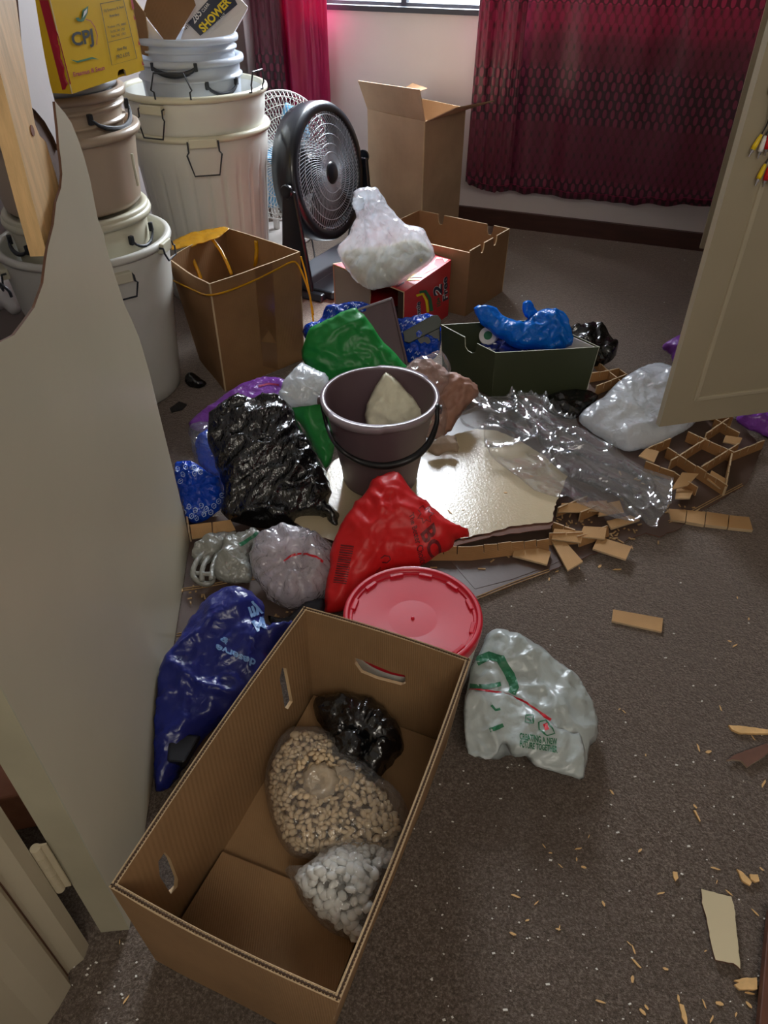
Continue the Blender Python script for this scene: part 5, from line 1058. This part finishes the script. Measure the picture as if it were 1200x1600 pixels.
# grey-white carrier bag with looped handles, puffy clear bag
gc = puff('carrier_bag', [(345, 860), (352, 842), (375, 832), (398, 826), (410, 838), (400, 850), (388, 862), (392, 885), (394, 905), (380, 912), (350, 910), (334, 900), (335, 878)], P(365, 880, .03), .35, .03, .03, 'bag_greywhite', wr=0.0101, wf=14, res=0.0070, zmin=.005, label='grey-white carrier bag with looped handles beside the broken door', cat='carrier bag')
puff('bag_fold', [(300, 862), (315, 845), (330, 834), (352, 832), (375, 835), (360, 850), (345, 865), (325, 880), (308, 882)], P(335, 865, .03), .3, .022, .02, 'bag_greywhite', wr=0.0087, wf=20, res=0.0070, zmin=.005, parent=gc)
for pp, r in (([(352, 838), (325, 858), (306, 880), (302, 900), (318, 912), (332, 908), (334, 885), (345, 862)], .0065), ([(350, 845), (325, 872), (316, 890), (316, 908)], .006), ([(345, 855), (333, 882), (330, 905)], .0055), ([(303, 895), (320, 897), (334, 896)], .005)):
    ps = [P(x, y, .03+.012*sin(i)) for i, (x, y) in enumerate(pp)]; mk('handle_loop', *tube(spline(ps, 5), r, 8), 'bag_greywhite', gc, smooth=True)
stroke(gc, [(405, 830), (396, 838), (384, 846), (374, 852)], 6, 'print_green', 'printed_ring')
pc = puff('puffy_clear_bag', [(398, 845), (415, 832), (435, 824), (462, 824), (490, 832), (512, 845), (524, 862), (524, 890), (520, 915), (500, 935), (480, 945), (462, 952), (445, 950), (425, 942), (408, 920), (395, 895), (391, 868)], P(460, 900, .05), .45, .06, .055, 'film_puffy', wr=0.0101, wf=14, res=0.0075, zmin=.006, seed=4, knot=(470, 890), kk=12, label='puffy clear bag with a red ring inside, behind the front carton', cat='plastic bag')
plain('innerwhite', (200, 185, 190), .7, .2, 20); puff('wrapped_bundle', [(412, 850), (450, 838), (500, 848), (512, 890), (495, 925), (455, 938), (420, 920), (404, 885)], P(460, 900, .045), .45, .035, .05, 'innerwhite', wr=0.0087, wf=14, res=0.0100, zmin=.008, label='pale bundle inside the puffy clear bag', cat='bundle')
stroke(pc, [(443, 877), (452, 869), (466, 865), (480, 865), (494, 870), (504, 878)], 3, 'print_bright_red', 'printed_ring')
puff('navy_bag', [(418, 962), (445, 965), (480, 940), (510, 938), (512, 975), (480, 985), (440, 990)], P(470, 965, .02), .3, .02, .03, 'navyblack', wr=0.0058, res=0.0100, zmin=.005, label='corner of a dark navy bag behind the front carton', cat='plastic bag')
# ------------------------------------------------ knotted white bag on the red box
kb_ = puff('knotted_white_bag', [(552, 305), (556, 296), (575, 292), (590, 296), (605, 318), (620, 338), (640, 352), (660, 356), (672, 378), (680, 402), (660, 420), (635, 438), (608, 458), (585, 472), (570, 462), (555, 440), (540, 420), (527, 390), (545, 365), (556, 340), (553, 325)], P(606, 440, .215), 1.15, .06, .07, 'film_milky', wr=0.0116, wf=9, st=(1.5, .7), knot=(566, 316), kk=16, res=0.0075, zmin=.212, label='knotted translucent white bag of grain standing on the red multipack box', cat='plastic bag')
puff('grain_fill', [(534, 398), (560, 388), (600, 385), (640, 375), (668, 385), (674, 402), (650, 420), (620, 442), (585, 466), (568, 452), (552, 430)], P(606, 440, .22), 1.15, .032, .075, 'grain', wr=0.0058, wf=25, res=0.0100, zmin=.216, label='pale grain settled in the lower half of the knotted white bag', cat='grain', kind='stuff')
mk('twisted_knot', *lathe([(.0001, -.012), (.018, -.01), (.022, .002), (.014, .014), (.0001, .012)], PY(560, 318, kb_.location.y-.06), (-.5, -.8, .3), 24, rfn=lambda r, z, a: r*(1+.1*sin(a*8))), 'film_milky', kb_, smooth=True)
# contents of the shoe carton
b1_ = puff('blue_plastic_bag', [(740, 482), (752, 476), (770, 478), (785, 492), (805, 500), (822, 502), (832, 492), (850, 484), (868, 482), (886, 492), (892, 515), (897, 535), (880, 545), (850, 546), (815, 545), (790, 535), (770, 522), (752, 505)], P(825, 545, .13), .95, .045, .05, 'bag_blue', wr=0.0174, wf=12, res=0.0075, zmin=.03, seed=17, label='bright blue crumpled bag billowing out of the dark green shoe carton', cat='plastic bag')
puff('bag_corner', [(816, 474), (828, 469), (835, 480), (842, 492), (830, 500), (820, 495)], P(828, 495, .205), 1.2, .01, .015, 'bag_blue', wr=0.0087, res=0.0060, zmin=.1, parent=b1_)
plain('packet_navy', (24, 36, 110), .25, .2, 30, .6, 40, coat=.5)
for i, (x, y, lb) in enumerate(((772, 540, 'navy packet in the left corner of the shoe carton'), (800, 530, 'navy packet behind the roll in the shoe carton'), (800, 548, 'navy packet at the front wall of the shoe carton'))):
    puff('navy_packet', [(x-22, y-8), (x, y-14), (x+22, y-8), (x+22, y+6), (x, y+12), (x-20, y+8)], P(x, y, .10), .4, .02, .025, 'packet_navy', wr=0.0087, res=0.0075, zmin=.03, label=lb, cat='packet', seed=i)
tr_ = thing('tape_roll', 'small white roll with a green centre standing in the shoe carton', 'roll', P(763, 525, .10)); ca_ = P(763, 525, .13)
mk('roll', *lathe([(.014, .008), (.028, .008), (.03, .004), (.03, -.008), (.014, -.008), (.014, .008)], ca_, (-.3, -.7, .6), 32), 'paper_white', tr_, smooth=False); mk('centre', *lathe([(.0001, .009), (.0135, .009), (.0135, -.004), (.0001, -.004)], ca_, (-.3, -.7, .6), 24), 'print_green', tr_)
# black bags behind and under the shoe carton
puff('black_bag', [(890, 512), (905, 508), (925, 505), (942, 510), (952, 525), (966, 540), (958, 560), (940, 572), (915, 570), (900, 550), (885, 530)], P(925, 560, .04), .6, .045, .04, 'bag_black', wr=0.0145, res=0.0075, zmin=.004, label='crumpled black bag behind the right end of the shoe carton', cat='plastic bag')
puff('black_bag', [(845, 625), (870, 612), (900, 608), (925, 612), (935, 622), (915, 640), (895, 655), (870, 650), (852, 640)], P(890, 640, .02), .25, .014, .03, 'bag_black', wr=0.0087, res=0.0075, zmin=.009, label='flat black bag in front of the shoe carton', cat='plastic bag')
puff('black_bag', [(288, 590), (300, 584), (312, 590), (322, 600), (312, 606), (295, 604)], P(305, 600, .012), .4, .02, .02, 'bag_black', wr=0.0087, res=0.0070, zmin=.003, label='scrap of black bag under the left foot of the taped carton', cat='plastic bag')
floorplate('black_scrap', [(265, 638), (280, 627), (292, 632), (285, 640), (268, 644)], .004, .002, 'black', label='tiny black scrap on the carpet at the foot of the cream bin', cat='scrap')
# clear film and frosted bags
def crumple(name, pts, z, amp, mat, label, tilt=.06, wf=9, res=.0075, seed=1, ang=-.85, **kw):
    A = P(*pts[0], z); u = X3; v = (Y3*cos(tilt)+Z3*sin(tilt)).normalized(); pl_ = pxplane(pts, A, u, v)
    ca, sa = cos(ang), sin(ang)
    def dz(x, y):
        a, b = (x*ca+y*sa)*wf*.35, (-x*sa+y*ca)*wf*1.15; w_ = noise.noise(Vector((x*5, y*5, seed+7)))*.8
        return amp*(max(0, ridge(Vector((a+w_, b+w_, seed))))**2*1.5+.22*ridge(Vector((a*2.1+w_, b*2.1, seed+3))))+amp*.5
    return plate(name, [pl_], A, u, v, .0012, mat, parent=None, res=res, disp=dz, smooth=True, label=label, cat='plastic film', **kw)
crumple('plastic_film', [(757, 708), (835, 768), (905, 790), (960, 812), (1026, 827), (1030, 812), (1048, 790), (1052, 748), (1010, 735), (975, 715), (940, 690), (905, 668), (865, 640), (852, 622), (800, 622), (770, 640), (755, 670)], .052, .010, 'film_clear', 'long clear film sleeve trailing over the broken door skins')
crumple('plastic_film', [(715, 668), (740, 672), (790, 668), (850, 650), (855, 625), (820, 618), (760, 622), (720, 632), (700, 655)], .055, .011, 'film_clear', 'clear film bunched at the foot of the shoe carton', seed=8)
crumple('plastic_film', [(800, 668), (850, 700), (890, 742), (940, 770), (1000, 798), (1040, 800), (1050, 760), (1000, 735), (940, 700), (880, 668), (840, 655)], .070, .009, 'film_clear', 'upper layer of clear film on the long sleeve', seed=21, wf=15)
puff('frosted_bag', [(905, 650), (940, 622), (975, 590), (1010, 572), (1045, 572), (1075, 600), (1100, 640), (1080, 665), (1040, 690), (1000, 704), (975, 706), (950, 690), (920, 672)], P(1000, 670, .03), .25, .032, .06, 'film_frost', wr=0.0087, wf=8, res=0.0075, zmin=.012, seed=9, label='frosted white bag lying half under the near wardrobe door', cat='plastic bag')
puff('foam_sheet', [(935, 650), (975, 610), (1020, 590), (1060, 600), (1082, 640), (1050, 675), (1000, 695), (955, 685)], P(1000, 665, .028), .22, .02, .05, 'grain_pale', wr=.003, wf=8, res=0.0100, zmin=.014, label='pale padding inside the frosted white bag', cat='padding')
puff('purple_bag', [(1034, 542), (1048, 530), (1068, 524), (1100, 530), (1105, 570), (1075, 585), (1055, 575), (1048, 552)], P(1070, 570, .035), .5, .035, .03, 'bag_purple', wr=0.0116, res=0.0075, zmin=.004, label='purple bag half hidden behind the near wardrobe door', cat='plastic bag')
pp2 = puff('purple_bag', [(1150, 652), (1180, 642), (1210, 638), (1250, 645), (1255, 690), (1220, 690), (1190, 678), (1165, 668)], P(1190, 668, .03), .4, .03, .03, 'bag_purple', wr=0.0116, res=0.0075, zmin=.012, label='purple bag under the near wardrobe door at the right picture edge', cat='plastic bag')
# ------------------------------------------------ things seen through the hole
film('lilac_plastic', (190, 185, 235), .1, .25, .5, (9, 9, 9))
wb2 = puff('white_sack', [(-30, 425), (0, 430), (10, 433), (22, 450), (32, 478), (36, 485), (20, 492), (5, 482), (-20, 500), (-40, 480)], P(5, 480, .22), 1.2, .05, .06, 'paper_white', wr=0.0058, wf=8, res=0.0100, zmin=.01, label='off-white sack leaning on the cream bin, seen through the hole in the door', cat='sack')
mk('loop_handle', *tube(spline([PY(-8, 440, 1.62), PY(4, 446, 1.60), PY(14, 455, 1.60), PY(18, 464, 1.60)], 6), .0035, 8), 'handle_black', wb2, label='black loop handle')
Hm = PY(20, 510, 1.45)
mk('grey_box', *box((Hm.x-.06, 1.62, .15), (.11, .02, 0), (-.02, .10, 0), (0, 0, .149)), 'greyboard', label='grey box behind the broken door seen at the foot of the hole', cat='box', bevel=.004)
mk('lilac_tub', *lathe([(.0001, 0), (.075, 0), (.095, .20), (.098, .20), (.098, .205), (.09, .207), (.085, .203), (.07, .01), (.0001, .01)], (PY(29, 492, 1.78).x, 1.80, .004), seg=40), 'lilac_plastic', label='small lilac tub behind the door at the right edge of the hole', cat='tub', smooth=True)
mk('blue_block', *box((Hm.x-.02, 1.44, .12), (.07, .01, 0), (-.01, .05, 0), (0, 0, .119)), 'bag_royal', label='blue packet at the very bottom of the hole in the door', cat='packet', bevel=.006)
# ------------------------------------------------ splinters and shards on the carpet
plain('wood_pale', (222, 180, 122), .6, .15, 60, .3, 90); plain('cream_shard', (206, 192, 158), .4, .04, 6); plain('wood_dark', (92, 56, 40), .5, .25, 12, .3, 50, stretch=(8, 1, 1)); plain('crumb_white', (225, 222, 215), .6)
def shard(name, pts, z, th, mat, label, cat='wood splinter', edge=None, sd=1, j=.0006):
    A = Vector((0, 0, z)); return plate(name, [[tuple(q) for q in rag(pxplane(pts, A, X3, Y3), j, sd, .006)]], A, X3, Y3, th, mat, edge or mat, label=label, cat=cat)
shard('wood_splinter', [(1139, 1133), (1160, 1134), (1202, 1140), (1202, 1146), (1155, 1145), (1144, 1140)], .007, .005, 'wood_pale', 'long pale wood splinter at the right picture edge above the brown shard')
shard('fibreboard_shard', [(1136, 1188), (1150, 1178), (1180, 1168), (1198, 1161), (1204, 1170), (1196, 1180), (1168, 1198), (1158, 1188), (1146, 1186)], .009, .005, 'hardboard_edge', 'curved reddish brown shard of fibreboard on the carpet at the right', 'shard', 'papergrey')
shard('cream_shard', [(1096, 1389), (1143, 1401), (1148, 1420), (1153, 1475), (1157, 1514), (1146, 1505), (1118, 1500), (1112, 1478), (1104, 1435), (1097, 1410)], .008, .004, 'cream_shard', 'cream painted shard of door skin lying on the carpet at lower right', 'shard', 'hardboard_edge')
shard('wood_splinter', [(1148, 1532), (1160, 1528), (1182, 1527), (1184, 1546), (1156, 1546), (1148, 1538), (1155, 1535)], .006, .004, 'wood_pale', 'broad pale splinter just below the cream shard')
shard('wood_splinter', [(1152, 1358), (1160, 1362), (1175, 1378), (1172, 1383), (1160, 1376)], .006, .004, 'wood_pale', 'pale splinter pointing at the top corner of the cream shard')
shard('wood_splinter', [(1172, 1366), (1184, 1366), (1187, 1376), (1180, 1378), (1173, 1373)], .006, .004, 'wood_pale', 'squarish pale chip beside the splinter above the cream shard')
shard('wood_splinter', [(1084, 1266), (1087, 1266), (1095, 1282), (1093, 1283)], .005, .003, 'wood_pale', 'thin straw-like splinter on the open carpet at right centre')
shard('wood_splinter', [(1052, 1362), (1058, 1362), (1060, 1372), (1056, 1376), (1052, 1370)], .005, .003, 'wood_pale', 'oval pale chip left of the cream shard')
shard('wood_splinter', [(1062, 1568), (1068, 1570), (1074, 1590), (1073, 1602), (1066, 1590)], .005, .003, 'wood_pale', 'pointed splinter at the bottom picture edge')
dkb = [P(1196, 1425, .0), P(1190, 1480, 0), P(1178, 1610, 0), P(1215, 1640, 0), P(1260, 1610, 0), P(1240, 1425, 0)]
mk('dark_plank', [p+Z3*.003 for p in dkb]+[p+Z3*.022 for p in dkb], [tuple(range(6))[::-1], tuple(range(6, 12))]+[(i, (i+1) % 6, 6+(i+1) % 6, 6+i) for i in range(6)], 'wood_dark', label='end of a dark stained plank at the lower right picture corner', cat='plank', bevel=.002)
chips = [(968, 1108), (975, 1112), (1126, 1107), (1091, 1168), (1107, 1175), (1009, 1180), (975, 1112), (1140, 1002), (1148, 1009), (1170, 967), (1152, 934), (920, 1307), (904, 1326), (901, 1343), (912, 1355), (860, 1333), (850, 1322), (805, 1400), (838, 1411), (824, 1438), (801, 1459), (872, 1452), (874, 1450), (943, 1412), (1000, 1329), (1117, 1357), (983, 1474), (990, 1484), (995, 1506), (988, 1530), (1004, 1581), (1010, 1574), (1040, 1514), (1102, 1486), (1100, 1568), (1124, 1568), (1170, 1570), (1180, 1426), (1171, 1552), (1193, 1225), (956, 1238), (187, 1472), (197, 1562), (965, 890), (937, 885), (905, 888), (870, 893), (858, 905), (790, 770), (724, 797), (830, 744), (1032, 1396), (1120, 1378), (1060, 1560), (1190, 1358), (1139, 1395), (876, 1353), (1177, 1153), (703, 800), (1086, 1260), (1112, 1592), (1150, 1585), (938, 1565)]
rr = random.Random(5); seen = set(); mats_ = ['wood_pale', 'wood_pale', 'wood_pale', 'crumb_white']
protos = []
for k in range(5):
    L = .0055+.0022*k; W = .0022+.0006*(k % 3); pts = [Vector((L*cos(a)*rr.uniform(.75, 1.1), W*sin(a)*rr.uniform(.6, 1.2))) for a in [2*pi*i/7 for i in range(7)]]
    V = [Vector((p.x, p.y, 0)) for p in pts]+[Vector((p.x, p.y, .0016)) for p in pts]; Fc = [tuple(range(7))[::-1], tuple(range(7, 14))]+[(i, (i+1) % 7, 7+(i+1) % 7, 7+i) for i in range(7)]
    me = bpy.data.meshes.new('wood_chip'); me.from_pydata(V, [], Fc); me.materials.append(M['wood_pale']); protos.append(me)
for i, (x, y) in enumerate(chips):
    if (x, y) in seen: continue
    seen.add((x, y)); onp = 650 < x < 870 and 670 < y < 830; on1 = (y < 900 and x > 700) and not onp
    o = bpy.data.objects.new('wood_chip', protos[rr.randrange(5)]); C.objects.link(o); o.location = P(x, y, PZ+.0005 if onp else .001); o.rotation_euler = (0, 0, rr.uniform(0, 6.28)); s = rr.uniform(.35, .75)*(1 if y > 1000 else 1.2); o.scale = (s, s, s)
    pl_ = ('lying on the cream door skin' if onp else 'by the torn cardboard core, right of the red lid' if on1 else 'on the carpet near the door hinge at lower left' if x < 300 else 'on the bare carpet between the front carton and the cream shard' if x < 1000 and y > 1200 else 'on the carpet around the cream shard at lower right' if y > 1200 else 'on the open carpet above the brown fibreboard shard')
    tag(o, 'tiny pale wood chip '+pl_, 'wood chip', 'wood chips '+pl_)
cr = []
for i in range(220):
    x = rr.uniform(640, 1200); y = rr.uniform(1180, 1600) if rr.random() < .7 else rr.uniform(860, 1200)
    if rr.random() < .12: x, y = rr.uniform(100, 220), rr.uniform(1460, 1600)
    if rr.random() < .15: x, y = rr.uniform(700, 1080), rr.uniform(360, 480)
    p = P(x, y, .0012); s = rr.uniform(.0006, .0014); a = rr.uniform(0, 3); cr.append(box(p, (cos(a)*s*rr.uniform(1, 2.6), sin(a)*s, 0), (-sin(a)*s, cos(a)*s, 0), (0, 0, s*.6)))
mk('dust_crumbs', *join(*cr), 'crumb_white', label='tiny white crumbs sprinkled over the brown carpet', cat='crumbs', kind='stuff')
